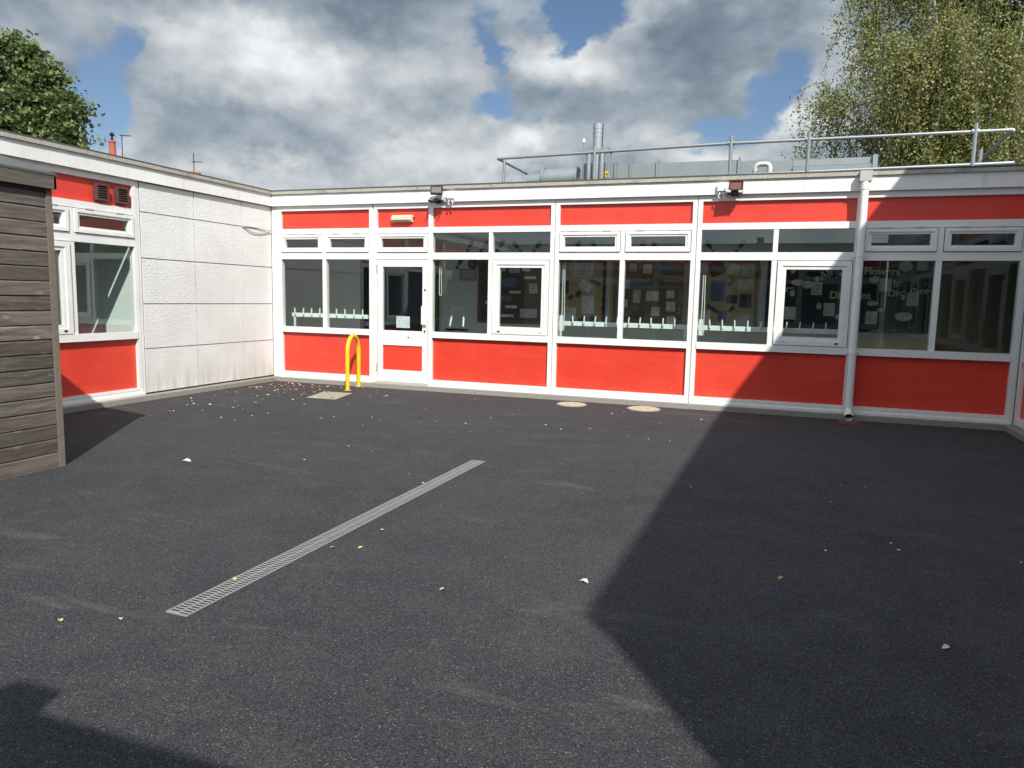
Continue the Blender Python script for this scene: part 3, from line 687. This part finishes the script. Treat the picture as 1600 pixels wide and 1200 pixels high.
up = empty('insulated_pipe', 'foil wrapped pipe bending in an upside down U on the roof', 'pipe', (7.43, 4.0, 3.03))
q = .085
MB().tube([(0, 0, 0), (0, 0, .76)]+[(x, 0, z) for x, z in arc(q, .76, q, 180, 90, 5)]+[(x, 0, z) for x, z in arc(.25-q, .76, q, 90, 0, 5)]+[(.25, 0, .62)], .048, 14).build('pipe', FOIL, up, True)
for z in (.70,): MB().tube([(0, 0, z), (0, 0, z+.02)], .052, 14).build('band', STEEL, up, True)

# ------------------------------------------------------------------ inside the corridor
def coat_rail(x0, x1, label):
    t = empty('coat_rail', label, 'coat rail', ((x0+x1)/2, .35, 1.03), 0, 'peg rails behind the glass')
    h = (x1-x0)/2
    MB().box(-h, h, -.012, .012, -.035, .032).build('rail', MINT, t)
    n = int((x1-x0)/.165); pm = MB().box(-.008, .008, -.05, -.034, .0, .115).box(-.008, .008, -.034, -.0125, .0, .018).mesh('peg', MINT)
    for i in range(n): link('peg', pm, t, (-h+.08+i*.165, 0, 0), (0, R(rnd.uniform(-6, 6)), 0))
    for s in (-h+.05, h-.05): MB().box(s-.015, s+.015, -.012, .012, -1.03, -.036).build('leg', MINT, t)
coat_rail(.13, 1.80, 'mint coat peg rail behind the two panes left of the door')
coat_rail(4.85, 6.77, 'mint coat peg rail in the window bay right of the step ladder bay')
coat_rail(6.82, 8.80, 'mint coat peg rail in the bay left of the downpipe')
WY = 2.2
def board(x0, x1, z0, z1, bmat, border, label, sheets, scallop=False):
    t = empty('display_board', label, 'notice board', (0, WY, 0))
    MB().box(x0, x1, -.02, -.002, z0, z1).build('backing', bmat, t)
    s = MB(); w = .045
    n = max(2, int((x1-x0)/.08)); m = max(2, int((z1-z0)/.08))
    for i in range(n):
        a = x0+(x1-x0)*i/n; b = x0+(x1-x0)*(i+1)/n; d = .012*(i % 2)
        s.box(a, b, -.03, -.0205, z0, z0+w+d); s.box(a, b, -.03, -.0205, z1-w-d, z1)
    for i in range(m):
        a = z0+w+.013+(z1-z0-2*w-.026)*i/m; b = z0+w+.013+(z1-z0-2*w-.026)*(i+1)/m; d = .012*(i % 2)
        s.box(x0, x0+w+d, -.03, -.0205, a, b); s.box(x1-w-d, x1, -.03, -.0205, a, b)
    s.build('border', border, t)
    for (sx, sz, w, h, mm, rot) in sheets:
        o = MB().box(-w/2, w/2, -.003, .0, -h/2, h/2).build('pinned_sheet', mm, t, loc=(sx, -.0215, sz), rot=(0, R(rot), 0))
    return t
def sheets_random(x0, x1, z0, z1, nx, nz, mats, seed, size=(.17, .2), skip=.1):
    q = random.Random(seed); L = []
    for i in range(nx):
        for j in range(nz):
            if q.random() < skip: continue
            cx = x0+(x1-x0)*(i+.5)/nx+q.uniform(-.02, .02); cz = z0+(z1-z0)*(j+.5)/nz+q.uniform(-.02, .02)
            L.append((cx, cz, size[0]*q.uniform(.7, 1.05), size[1]*q.uniform(.6, 1.0), q.choice(mats), q.choice((0, 0, 0, 2, -3, 12, -15))))
    return L
board(2.80, 4.06, .93, 2.06, GREYB, RUST, 'dark charcoal display board in the corridor behind the first casement',
      [(3.25, 1.90, .16, .08, PAPER2, 0), (3.50, 1.87, .20, .08, PAPER2, 0), (3.72, 1.93, .15, .14, PAPER, 0), (3.40, 1.66, .28, .16, PAPERB, 0), (3.80, 1.75, .22, .05, PAPER, 0),
       (3.52, 1.49, .22, .05, PAPER, 0), (3.86, 1.56, .16, .18, PAPER2, 0), (3.35, 1.38, .20, .12, PAPERB, 0), (3.45, 1.23, .22, .05, PAPER, 0), (3.78, 1.12, .32, .16, PAPER2, 0), (3.38, 1.07, .24, .05, PAPER, 0), (3.02, 1.8, .1, .12, PAPERD, 0), (3.0, 1.3, .1, .06, PAPER, 0)])
board(4.22, 5.16, .93, 2.08, TAN, BLACK, 'tan display board with a black scalloped edge and pinned work',
      [(4.62, 1.90, .20, .22, PAPER2, 0), (4.84, 1.90, .20, .22, PAPER2, 0), (4.80, 1.62, .22, .14, PAPER, 35), (4.86, 1.30, .21, .30, PAPER, 0), (4.52, 1.14, .26, .22, PAPER, 0), (4.45, 1.6, .12, .22, PAPERD, 0), (4.55, 1.42, .07, .10, PAPERD, 40), (4.68, 1.48, .08, .11, PAPERD, 30), (4.98, 1.68, .2, .06, PAPERD, 20), (4.36, 1.35, .2, .07, PAPER2, 10), (4.36, 1.75, .12, .2, PAPER2, 0), (4.95, 1.05, .1, .1, PAPERD, 20), (4.75, 1.03, .1, .09, PAPERD, -30)])
board(5.24, 6.52, .93, 2.08, BROWNB, TAN, 'brown display board covered with small sheets and blue strips',
      [(5.62, 1.94, .12, .13, PAPER2, 0), (5.86, 1.92, .14, .15, PAPER, 0), (6.16, 1.93, .26, .16, PAPERB, 0), (5.74, 1.68, .24, .12, PAPERB, 0), (6.08, 1.72, .16, .06, PAPERD, 8), (5.50, 1.66, .16, .16, PAPER2, 0), (5.70, 1.46, .13, .22, PAPER2, 0), (5.96, 1.47, .21, .16, PAPER, 0), (6.26, 1.50, .13, .13, PAPER, 0), (5.48, 1.34, .14, .13, PAPER, 0), (6.27, 1.30, .15, .16, PAPER, 0), (6.02, 1.21, .14, .15, PAPER, 0), (5.74, 1.14, .2, .14, PAPERD, 0), (6.28, 1.07, .14, .14, PAPER, 0), (5.45, 1.06, .14, .05, PAPERD, -15)])
board(6.60, 7.64, .93, 2.08, TAN, BROWNB, 'tan display board with black framed drawings left of the navy one',
      [(6.74, 1.72, .17, .62, PAPER2, 4), (6.98, 1.93, .24, .22, PAPERD, -25), (7.24, 1.92, .18, .18, PAPER, 15), (7.46, 1.91, .20, .20, PAPER2, 6), (7.02, 1.57, .24, .34, PAPERB, 0), (7.44, 1.68, .22, .17, PAPER2, 0), (7.24, 1.44, .17, .14, PAPERD, 0), (7.45, 1.42, .18, .22, PAPERD, 0), (7.22, 1.70, .12, .06, PAPERD, -40), (6.94, 1.28, .2, .06, PAPERD, 30), (7.24, 1.28, .1, .06, PAPERD, -35), (6.82, 1.11, .19, .28, PAPER, 0), (7.10, 1.16, .14, .18, PAPERB, 0), (7.42, 1.10, .22, .24, PAPER2, 0), (7.08, 1.0, .15, .1, PAPER2, 0)])
nb = board(7.76, 10.12, .98, 2.16, NAVY, NAVY, 'wide navy display board with cream lettering about flowers in a garden',
           [(8.50, 1.63, .16, .20, PAPER, 0), (8.70, 1.31, .16, .20, PAPER, 0), (8.13, 1.24, .17, .20, PAPER, 0), (9.46, 1.70, .16, .20, PAPER, 0), (9.84, 1.49, .16, .20, PAPER, 0), (9.30, 1.20, .16, .20, PAPER, 0), (9.94, 2.02, .16, .20, PAPER, 0)])
for (x, z, a, b) in [(8.22, 1.72, .10, .05), (8.36, 1.69, .08, .06), (8.50, 1.78, .04, .04), (8.15, 1.55, .04, .05), (9.72, 1.98, .09, .08), (9.3, 1.42, .08, .04), (9.42, 1.32, .035, .035), (9.74, 1.23, .12, .07), (9.71, 1.52, .03, .04), (8.85, 1.86, .04, .03), (8.55, 1.36, .04, .05), (9.3, 1.78, .07, .05), (8.14, 1.90, .04, .04), (8.84, 1.2, .05, .04)]:
    MB().prism([(x+a*math.cos(R(k*30)), z+b*math.sin(R(k*30))) for k in range(12)], -.026, -.0215).build('paper_flower', PAPER, nb)
def lettering(txt, x, z, size, rot=0):
    cu = bpy.data.curves.new('lettering', 'FONT'); cu.body = txt; cu.size = size; cu.extrude = .002; cu.offset = .004; cu.align_x = 'CENTER'; cu.align_y = 'CENTER'
    o = bpy.data.objects.new('tmp', cu); COL.objects.link(o)
    me = bpy.data.meshes.new_from_object(o.evaluated_get(bpy.context.evaluated_depsgraph_get())); bpy.data.objects.remove(o)
    me.materials.clear(); me.materials.append(CARDY); me.name = 'lettering'
    link('lettering', me, nb, (x, -.024, z), (R(90), R(rot), 0))
lettering('All', 8.62, 1.85, .17, -28); lettering('are', 8.08, 1.62, .15, 0); lettering('Different', 8.98, 1.53, .16, 0); lettering('Flowers', 9.40, 1.90, .155, 0)
lettering('In', 9.62, 1.72, .15, -4); lettering('One', 9.62, 1.58, .14, -6); lettering('Garden', 9.97, 1.61, .115, 2)
ORD = 'first second third fourth fifth sixth seventh eighth ninth tenth eleventh twelfth thirteenth'.split()
# footprints along the wall
for i, (x, z, a, fl_) in enumerate([(2.42, 1.99, 32, 0), (2.62, 2.30, 30, 0), (2.90, 2.29, 40, 0), (3.21, 2.30, 38, 0), (3.54, 2.285, -40, 0), (3.90, 2.285, 38, 0), (4.62, 2.27, 28, 0), (4.95, 2.28, -30, 0), (5.35, 2.27, 30, 0), (5.72, 2.26, 30, 0), (5.98, 2.26, -30, 0), (6.86, 2.27, -30, 0), (7.32, 2.28, 35, 0)]):
    t = empty('paper_footprint', 'dark paper footprint on the corridor wall, %s in the trail from the left' % ORD[i], 'paper footprint', (x, WY-.002, z), 0, 'paper footprints walking along the wall')
    t.rotation_euler = (0, R(a), 0)
    MB().prism([(.045*math.cos(R(k*30))*(1.0 if math.sin(R(k*30)) > 0 else .8), .05+.085*math.sin(R(k*30))) for k in range(12)], -.004, 0).build('sole', PAPERD, t)
    MB().prism([(.032*math.cos(R(k*36)), -.085+.032*math.sin(R(k*36))) for k in range(10)], -.004, 0).build('heel', PAPERD, t)
ds = empty('paper_disc', 'dark round paper disc on the wall beside the charcoal board', 'paper disc', (2.69, WY-.002, 1.99))
MB().prism(arc(0, 0, .10, 0, 345, 23), -.004, 0).build('disc', PAPERD, ds); MB().prism(arc(-.01, 0, .045, 0, 340, 17), -.006, -.0042).build('centre', PAPERB, ds)
nt_ = empty('framed_notice', 'thin framed grey notice on the corridor wall left of the charcoal board', 'notice', (2.60, WY-.001, 1.79))
MB().frame(-.16, .16, -.10, .10, .012, -.012, 0).build('frame', PAPERD, nt_); MB().box(-.147, .147, -.004, -.001, -.087, .087).build('sheet', PIPEGREY, nt_)
# step ladder
ld = empty('step_ladder', 'small aluminium step ladder leaning open in the corridor', 'ladder', (2.83, 1.18, 0))
for s in (-1, 1):
    MB().tube([(s*.19, -.25, 0), (s*.10, .08, 1.20)], .017, 8).build('front_rail', PVC, ld, True)
    MB().tube([(s*.19, .30, 0), (s*.125, .10, .86)], .013, 8).build('rear_leg', GALV, ld, True)
MB().tube([(-.10, .08, 1.20), (.10, .08, 1.20)],   .020, 8).build('top_bar', PVC, ld, True)
for z, y in ((.28, -.17), (.55, -.10), (.82, -.02)): MB().box(-.18, .18, y-.06, y+.10, z, z+.03).build('step', BLACK, ld)
# blind chains and cords
for x, z0, z1, box, lab in ((3.01, 1.40, 1.90, 0, 'white looped blind cord hanging beside the white door'), (4.985, .93, 1.90, 1, 'white blind cord with weight left in the tan board window'), (6.97, .93, 1.75, 1, 'white blind cord with weight in the bay under the brown floodlight')):
    t = empty('blind_cord', lab, 'blind cord', (x, .13, 0))
    MB().tube([(-.012, 0, z1), (-.014, 0, z0+.04), (-.004, 0, z0), (.014, 0, z0), (.024, 0, z0+.04), (.012, 0, z1)], .006, 6).build('cord', PVC, t, True)
    if box: MB().box(-.04, .012, -.03, -.006, z0, z0+.22).build('chain_tidy', PVC, t)
# radiator under the navy board, with two wire hoops on it
rd = empty('radiator', 'low cream finned radiator under the navy board', 'radiator', (9.55, 2.08, .0))
MB().box(-.62, .62, 0, .08, .30, .86).build('panel', CARDY, rd)
for i in range(14): MB().box(-.60+i*.089, -.56+i*.089, -.012, -.0005, .32, .84).build('fin', CARDY, rd)
for s in (-.5, .5): MB().box(s-.02, s+.02, .02, .06, 0, .299).build('foot', CARDY, rd)
for x, lab in ((-.18, 'thin wire hoop on the radiator, left one'), (.02, 'thin wire hoop on the radiator, right one')):
    w = MB().tube([(x0, 0, z) for x0, z in arc(0, 0, .15, 180, 0, 12)], .006, 6); tag(w.build('wire_hoop', CARDY, None, True, loc=(9.55+x, 2.10, .862)), lab, 'wire hoop')
for x in (3.75, 7.1):
    t = empty('ceiling_light', 'flat strip ceiling light over the corridor, unlit, ' + ('near the step ladder' if x < 5 else 'near the tan boards'), 'ceiling light', (x, 1.2, 2.72))
    MB().box(-.6, .6, -.07, .07, -.05, -.001).build('tray', PVC, t); MB().box(-.57, .57, -.05, .05, -.062, -.051).build('diffuser', PAPER, t)

# ------------------------------------------------------------------ litter
def leaf_mesh(m, seed):
    q = random.Random(seed); n = 7; v = []; 
    L, W = 1.0, .55
    pts = [(0, -.5), (.22, -.32), (.30, -.02), (.20, .28), (0, .52), (-.2, .26), (-.3, -.04), (-.22, -.3)]
    cz = q.uniform(.12, .25)
    vs = [(x*q.uniform(.8, 1.2), y, abs(x)*q.uniform(.35, .9)+.06*q.random()) for x, y in pts]+[(0, -.2, .02), (0, .2, .02)]
    fs = [(0, 1, 8), (1, 2, 8), (2, 9, 8), (2, 3, 9), (3, 4, 9), (4, 5, 9), (5, 6, 9), (6, 8, 9), (6, 7, 8), (7, 0, 8)]
    return MB().add(vs, fs).mesh('fallen_leaf', m)
LM = [leaf_mesh(m, i) for i, m in enumerate([LEAFPALE, LEAFDRY, LEAFPALE, LEAFYEL, LEAFDRY])]
KN = ['pale', 'brown', 'pale curled', 'yellow', 'brown curled']
def leaf(x, y, s, k=None, where='lying out on the open tarmac', label=None):
    k = rnd.randrange(4) if k is None else k
    o = link('fallen_leaf', LM[k], None, (x, y, GZ+.005), (rnd.uniform(-.2, .2), rnd.uniform(-.2, .2), rnd.uniform(0, 6.3)))
    o.scale = (s, s, s); tag(o, label or 'small %s fallen leaf %s' % (KN[k], where), 'leaf', 'dry leaves scattered over the tarmac')
for i in range(90):      # drift by the corner and the hoop
    x = .35+abs(rnd.gauss(0, .85)); y = -.25-abs(rnd.gauss(0, 1.0))
    leaf(x, y, rnd.uniform(.028, .06), None, 'in the drift by the inner corner and yellow hoop')
for i in range(50): leaf(rnd.uniform(.25, 3.2), rnd.uniform(-3.6, -.4), rnd.uniform(.022, .05), None, 'on the tarmac below the roughcast wall')
for i in range(26): leaf(rnd.uniform(3, 7.2), rnd.uniform(-3.2, -.6), rnd.uniform(.02, .045), None, 'near the maroon strip along the facade')
for i in range(22): leaf(rnd.uniform(2.6, 9.8), rnd.uniform(-6.4, -1.0), rnd.uniform(.014, .026))
for x, y, q_, k, lb in [(5.37, -7.31, .03, 3, 'yellow leaf caught on the slot drain near its front end'), (5.0, -7.98, .035, 3, 'yellow leaf left of the front end of the drain'), (5.23, -7.87, .03, 0, 'pale leaf just left of the front end of the drain'),
    (5.56, -6.72, .03, 3, 'yellow leaf right of the drain, nearer it of a pair'), (5.71, -6.66, .03, 3, 'yellow leaf right of the drain, farther from it of a pair'), (5.66, -6.33, .03, 3, 'lone yellow leaf right of the drain behind a pair'),
    (8.65, -6.78, .04, 2, 'pale curled leaf in the big shadow close to the camera'), (8.66, -5.46, .03, 3, 'yellow leaf in the big shadow toward the downpipe'), (4.07, -4.89, .03, 1, 'brown leaf left of the far end of the drain'),
    (5.38, -5.20, .04, 1, 'brown leaf touching the drain near its far end'), (7.99, -6.21, .04, 1, 'brown leaf inside the big shadow near its edge'), (6.40, -7.03, .03, 0, 'pale leaf between the drain and the white scrap')]: leaf(x, y, q_, k, label=lb)
def scrap(x, y, pts, lab):
    vs = [(a, b, c) for a, b, c in pts]
    tag(MB().add(vs+[(a, b, c-.002) for a, b, c in vs], [tuple(range(len(vs))), tuple(range(2*len(vs)-1, len(vs)-1, -1))]+[(i, i+len(vs), (i+1) % len(vs)+len(vs), (i+1) % len(vs)) for i in range(len(vs))]).build('paper_scrap', WSIGN, None, loc=(x, y, GZ+.006)), lab, 'paper scrap')
scrap(3.20, -5.34, [(-.04, -.012, .0), (-.01, -.022, .008), (.045, -.006, .0), (.03, .012, .006), (-.01, .016, .018)], 'torn white paper scrap lying on tarmac near the shed')
scrap(7.03, -6.66, [(-.022, .0, .0), (.0, -.014, .012), (.026, -.009, .0), (.014, .013, .012), (-.008, .018, .008)], 'small white paper scrap beside the edge of the big shadow')
tag(MB().box(-.11, .11, -.02, .02, 0, .03).build('wood_stick', BRICK, None, loc=(8.83, -.42, GZ+.001), rot=(0, 0, R(8))), 'reddish brown offcut lying under the downpipe shoe', 'offcut')

# ------------------------------------------------------------------ distant houses with chimneys
def house(x, y, rz, zr, zc, w, label, pots, two):
    t = empty('house', label, 'house', (x, y, -.12), rz)
    MB().box(-4, 4, -3, 3, 0, zr-2.2).build('wall', BRICK, t)
    MB().add([(-4.3, -3.3, zr-2.3), (4.3, -3.3, zr-2.3), (4.3, 3.3, zr-2.3), (-4.3, 3.3, zr-2.3), (-4.3, 0, zr), (4.3, 0, zr)], [(0, 1, 5, 4), (2, 3, 4, 5), (3, 0, 4), (1, 2, 5), (3, 2, 1, 0)]).build('roof', TILE, t)
    c = MB().box(-w*.85, w*.85, -.28, .28, zr-.6, zc-.16).box(-w, w, -.34, .34, zc-.159, zc-.08).box(-w*.88, w*.88, -.30, .30, zc-.079, zc).build('chimney', BRICK, t)
    for px in pots:
        MB().tube([(px, 0, zc+.001), (px, 0, zc+.08), (px, 0, zc+.62), (px, 0, zc+.64), (px, 0, zc+.72)], [.19, .16, .13, .16, .15], 12).build('chimney_pot', POT, c, True)
        MB().tube([(px, 0, zc+.72), (px, 0, zc+.95)], .05, 8).tube([(px, 0, zc+.95), (px, 0, zc+1.0), (px, 0, zc+1.12)], [.10, .12, .03], 8).build('cowl', BLACK, c, True)
    for ax, h, r_ in two:
        a = MB().tube([(ax, 0, zc-.1), (ax, 0, zc+h)], .022, 6).tube([(ax-.10, 0, zc+h*r_), (ax+.40, .1, zc+h*r_+.03)], .016, 6)
        for k in range(5): a.tube([(ax-.08+k*.11, -.13, zc+h*r_+.005*k), (ax-.08+k*.11, .19, zc+h*r_+.005*k)], .011, 5)
        a.build('aerial', BLACK, c)
house(-21.70, 16.72, R(38), 6.4, 7.72, .42, 'far brick house whose red pot chimney shows over the left roof', [-.05], [(.36, 1.05, .95)])
house(-19.28, 19.17, R(38), 6.1, 7.30, .36, 'far house whose bare chimney and aerial show nearer the corner', [], [(.0, .95, .55)])

# ------------------------------------------------------------------ trees
def leaves_mesh(name, C, N, size, m, aspect=.62, droop=0.0):
    """C: (n,3) leaf centres, N: (n,3) facing; rhombic quads"""
    n = len(C); N = N/np.linalg.norm(N, axis=1)[:, None]
    A = rng.normal(size=(n, 3)); A[:, 2] -= droop; A -= N*(A*N).sum(1)[:, None]; A /= np.linalg.norm(A, axis=1)[:, None]
    B = np.cross(N, A); s = size*rng.uniform(.65, 1.25, n)[:, None]
    V = np.stack([C-A*s*.5, C+B*s*.5*aspect+N*s*.06, C+A*s*.5, C-B*s*.5*aspect+N*s*.06], 1).reshape(-1, 3)
    me = bpy.data.meshes.new(name); me.vertices.add(4*n); me.vertices.foreach_set('co', V.ravel().astype(np.float32))
    me.loops.add(4*n); me.loops.foreach_set('vertex_index', np.arange(4*n, dtype=np.int32))
    me.polygons.add(n); me.polygons.foreach_set('loop_start', np.arange(0, 4*n, 4, dtype=np.int32))
    me.update(calc_edges=True); me.materials.append(m); me.validate(); return me
def limb(tree, pts, r0, r1, m, name='limb'):
    n = len(pts); MB().tube(pts, [r0+(r1-r0)*i/(n-1) for i in range(n)], 8).build(name, m, tree, True)
def curve(p, q, bend, n=7):
    p, q, b = Vector(p), Vector(q), Vector(bend)
    return [p.lerp(q, i/n)+b*math.sin(math.pi*i/n) for i in range(n+1)]
# weeping birch
TB = (11.9, 12.2)
bt = empty('birch_tree', 'tall drooping silver birch with pale limbs behind the roof rail', 'tree', (TB[0], TB[1], -.12))
limb(bt, [(0, 0, 0), (-.05, 0, 2.5), (-.15, -.1, 5), (-.55, -.1, 7.2), (-.65, 0, 9.5), (-.4, .1, 12.2), (-.3, 0, 14)], .24, .03, BIRCHBARK, 'trunk')
limbs = [((-.1, 0, 3.2), (-3.0, -.5, 6.9), (-.3, 0, .9)), ((-.1, 0, 4.0), (1.4, -.5, 9.5), (.5, 0, .2)), ((-.2, 0, 5.0), (-2.3, -.3, 9.6), (-.4, 0, .2)), ((0, 0, 2.8), (2.6, -.6, 7.5), (.4, 0, .3)),
         ((-.5, 0, 7), (.7, -.6, 11.5), (.3, 0, 0)), ((-.3, 0, 5.6), (-.9, -.9, 10.2), (.1, -.3, 0)), ((-.1, 0, 3.6), (-1.2, -1.4, 6.6), (-.2, -.3, .3)), ((0, 0, 3.5), (.9, -1.6, 6.9), (.1, -.3, .2)), ((-.6, 0, 8.5), (-2.2, 0, 12), (-.2, 0, .2)), ((.2, 0, 4.5), (3.2, .2, 10.2), (.3, 0, .2))]
tips = []
for a, b, c in limbs:
    P = curve(a, b, c, 8); limb(bt, P, .10, .02, BIRCHBARK); tips += P[3:]
for pts, ra in (([(-.3, -.6, 3.2), (-.79, -2.2, 4.79), (-1.04, -2.33, 5.5), (-1.2, -2.31, 6.18), (-1.21, -2.25, 7.05)], .05),
                ([(-1.19, -2.31, 6.1), (-1.5, -2.27, 6.94), (-1.7, -2.24, 7.4)], .026), ([(-1.07, -2.33, 5.87), (-.82, -2.36, 6.57), (-.62, -2.4, 7.26), (-.55, -2.4, 7.6)], .03),
                ([(0, -.6, 3.4), (-.02, -2.51, 5.55), (-.21, -2.47, 6.07), (-.35, -2.43, 6.7)], .032), ([(.2, -.5, 3.6), (.63, -2.65, 5.56), (.64, -2.65, 6.53), (.58, -2.6, 7.1)], .032),
                ([(-.3, -.8, 4.0), (-.49, -2.42, 4.77), (-.84, -2.36, 5.19), (-1.15, -2.31, 5.73)], .03)):
    limb(bt, [Vector(q_)+Vector((rnd.uniform(-.05, .05), .25, 0)) if q_[1] < -2 else Vector(q_) for q_ in pts], ra*.9, ra*.3, BIRCHBARK); tips += [Vector(q_) for q_ in pts[1:]]*2
tips += [Vector(p) for p in [(-.55, -.1, 7.2), (-.65, 0, 9.5), (-.4, .1, 12.2), (-.3, 0, 13.5)]]
tips = [q_ for q_ in tips if q_.x < 1.2 or rnd.random() < .5]
Cs = []
twig = MB()
for i in range(2900):
    b = rnd.choice(tips)
    a = rnd.uniform(0, 6.283); out = rnd.uniform(.1, 1.15); p = Vector((b.x, b.y, b.z+rnd.uniform(-.4, .5)))
    d = Vector((math.cos(a), math.sin(a), .45)); ln = rnd.uniform(.6, 1.9); k = int(ln/.036)
    hz = d*out
    for j in range(k):
        q = j/k
        u = p+hz*(1-(1-q)**2)+Vector((0, 0, -ln*q*q*1.1))
        Cs.append((u.x+rnd.gauss(0, .07), u.y+rnd.gauss(0, .07), u.z+rnd.gauss(0, .05)))
    if i % 4 == 0: twig.tube([p+hz*(1-(1-q)**2)+Vector((0, 0, -ln*q*q*1.1)) for q in (0, .25, .5, .75, 1)], .006, 4, False)
for i in range(26):        # the low spray reaching left, hanging nearly to the roof
    p = Vector((-3.45+rnd.uniform(-.3, .9), -.5+rnd.uniform(-.4, .4), 6.6+rnd.uniform(-.9, .5))); ln = rnd.uniform(1.0, 2.1)
    for j in range(int(ln/.03)):
        q = j/(ln/.03); Cs.append((p.x+rnd.gauss(0, .05)+.15*q, p.y+rnd.gauss(0, .05), p.z-ln*q+rnd.gauss(0, .03)))
twig.build('twigs', BARK, bt)
Cs = np.array(Cs); Nn = rng.normal(size=Cs.shape); Nn[:, 2] += .25; Nn[:, 1] -= .3
link('crown', leaves_mesh('birch_crown', Cs, Nn, .066, BIRCHLEAF, .78, .9), bt)

def leafy_tree(name, label, loc, H, lobes, nclump, nleaf, size, m, bark, seed, trunk_r=.25, spread=(.18, .38)):
    q = np.random.default_rng(seed)
    t = empty(name, label, 'tree', loc)
    limb(t, [(0, 0, 0), (.05, 0, H*.3), (-.05, .05, H*.6), (.05, 0, H*.92)], trunk_r, .04, bark, 'trunk')
    C = []
    for (cx, cy, cz, rx, ry, rz, n) in lobes:
        limb(t, curve((0, 0, max(.6, min(cz-rz*.5, H*.45))), (cx, cy, cz), (0, 0, -.15)), .09, .02, bark)
        for i in range(n):
            d = q.normal(size=3); d /= np.linalg.norm(d); rr = q.uniform(.35, 1.0)**.5
            c = np.array((cx, cy, cz))+d*rr*np.array((rx, ry, rz))
            k = int(nleaf*q.uniform(.6, 1.3)); w = q.uniform(*spread)
            C.append(c+q.normal(size=(k, 3))*np.array((w, w, w*.6)))
    C = np.concatenate(C); N = q.normal(size=C.shape)*.7; N[:, 2] += .8
    link('crown', leaves_mesh(name+'_crown', C, N, size, m, .8), t)
    return t
leafy_tree('sycamore_tree', 'dense green sycamore rising behind the left wing roof', (-10.6, 4.43, -.12), 8.3,
           [(-1.0, -.35, 6.5, .75, .9, 1.2, 75), (-.72, -.25, 7.75, .26, .4, .50, 14), (-.20, -.05, 7.55, .24, .3, .30, 9), (-.42, -.1, 7.0, .4, .45, .4, 16), (.14, .05, 7.0, .30, .4, .34, 12), (.05, .05, 6.5, .35, .4, .35, 14), (.50, .18, 6.40, .30, .36, .20, 9), (.88, .3, 6.28, .24, .24, .14, 6), (.62, .2, 5.95, .26, .3, .16, 7), (.45, .16, 5.5, .5, .55, .36, 22),
            (-.35, -.1, 5.9, .75, .9, .9, 50), (-1.6, -.6, 7.6, .6, .7, 1.0, 26), (-2.0, -.7, 6.5, .8, .9, 1.4, 40), (-.6, -.2, 4.8, 1.2, 1.2, .8, 40)],
           0, 75, .135, MAPLELEAF, BARK, 3, .25, (.10, .22))
leafy_tree('evergreen_tree', 'dark dense evergreen filling the corner behind the birch', (14.9, 14.6, -.12), 9.5,
           [(0, 0, 7.2, 1.9, 1.8, 2.4, 90), (-1.9, -.2, 5.2, 1.8, 1.6, 1.6, 70), (1.2, -.2, 4.9, 1.9, 1.6, 1.6, 60), (-.5, -.2, 3.6, 2.8, 1.6, 1.2, 70), (-.2, 0, 9.6, 1.2, 1.2, 1.2, 30), (1.8, 0, 8.2, 1.5, 1.3, 1.5, 40)],
           0, 150, .12, DARKLEAF, BARK, 5)
leafy_tree('broadleaf_tree', 'dark green tree standing close behind the pale birch limbs', (12.3, 15.2, -.12), 10.5,
           [(0, 0, 4.6, 1.6, 1.2, 1.2, 60), (1.3, 0, 5.4, 1.4, 1.2, 1.3, 50), (-.5, 0, 3.6, 1.7, 1.0, 1.0, 40), (.2, 0, 6.9, 1.8, 1.3, 1.5, 80), (.3, 0, 9.0, 1.7, 1.3, 1.5, 70), (-.3, 0, 11.0, 1.5, 1.2, 1.4, 50), (1.6, 0, 10.2, 1.5, 1.2, 1.6, 50)],
           0, 130, .12, DARKLEAF, BARK, 9)
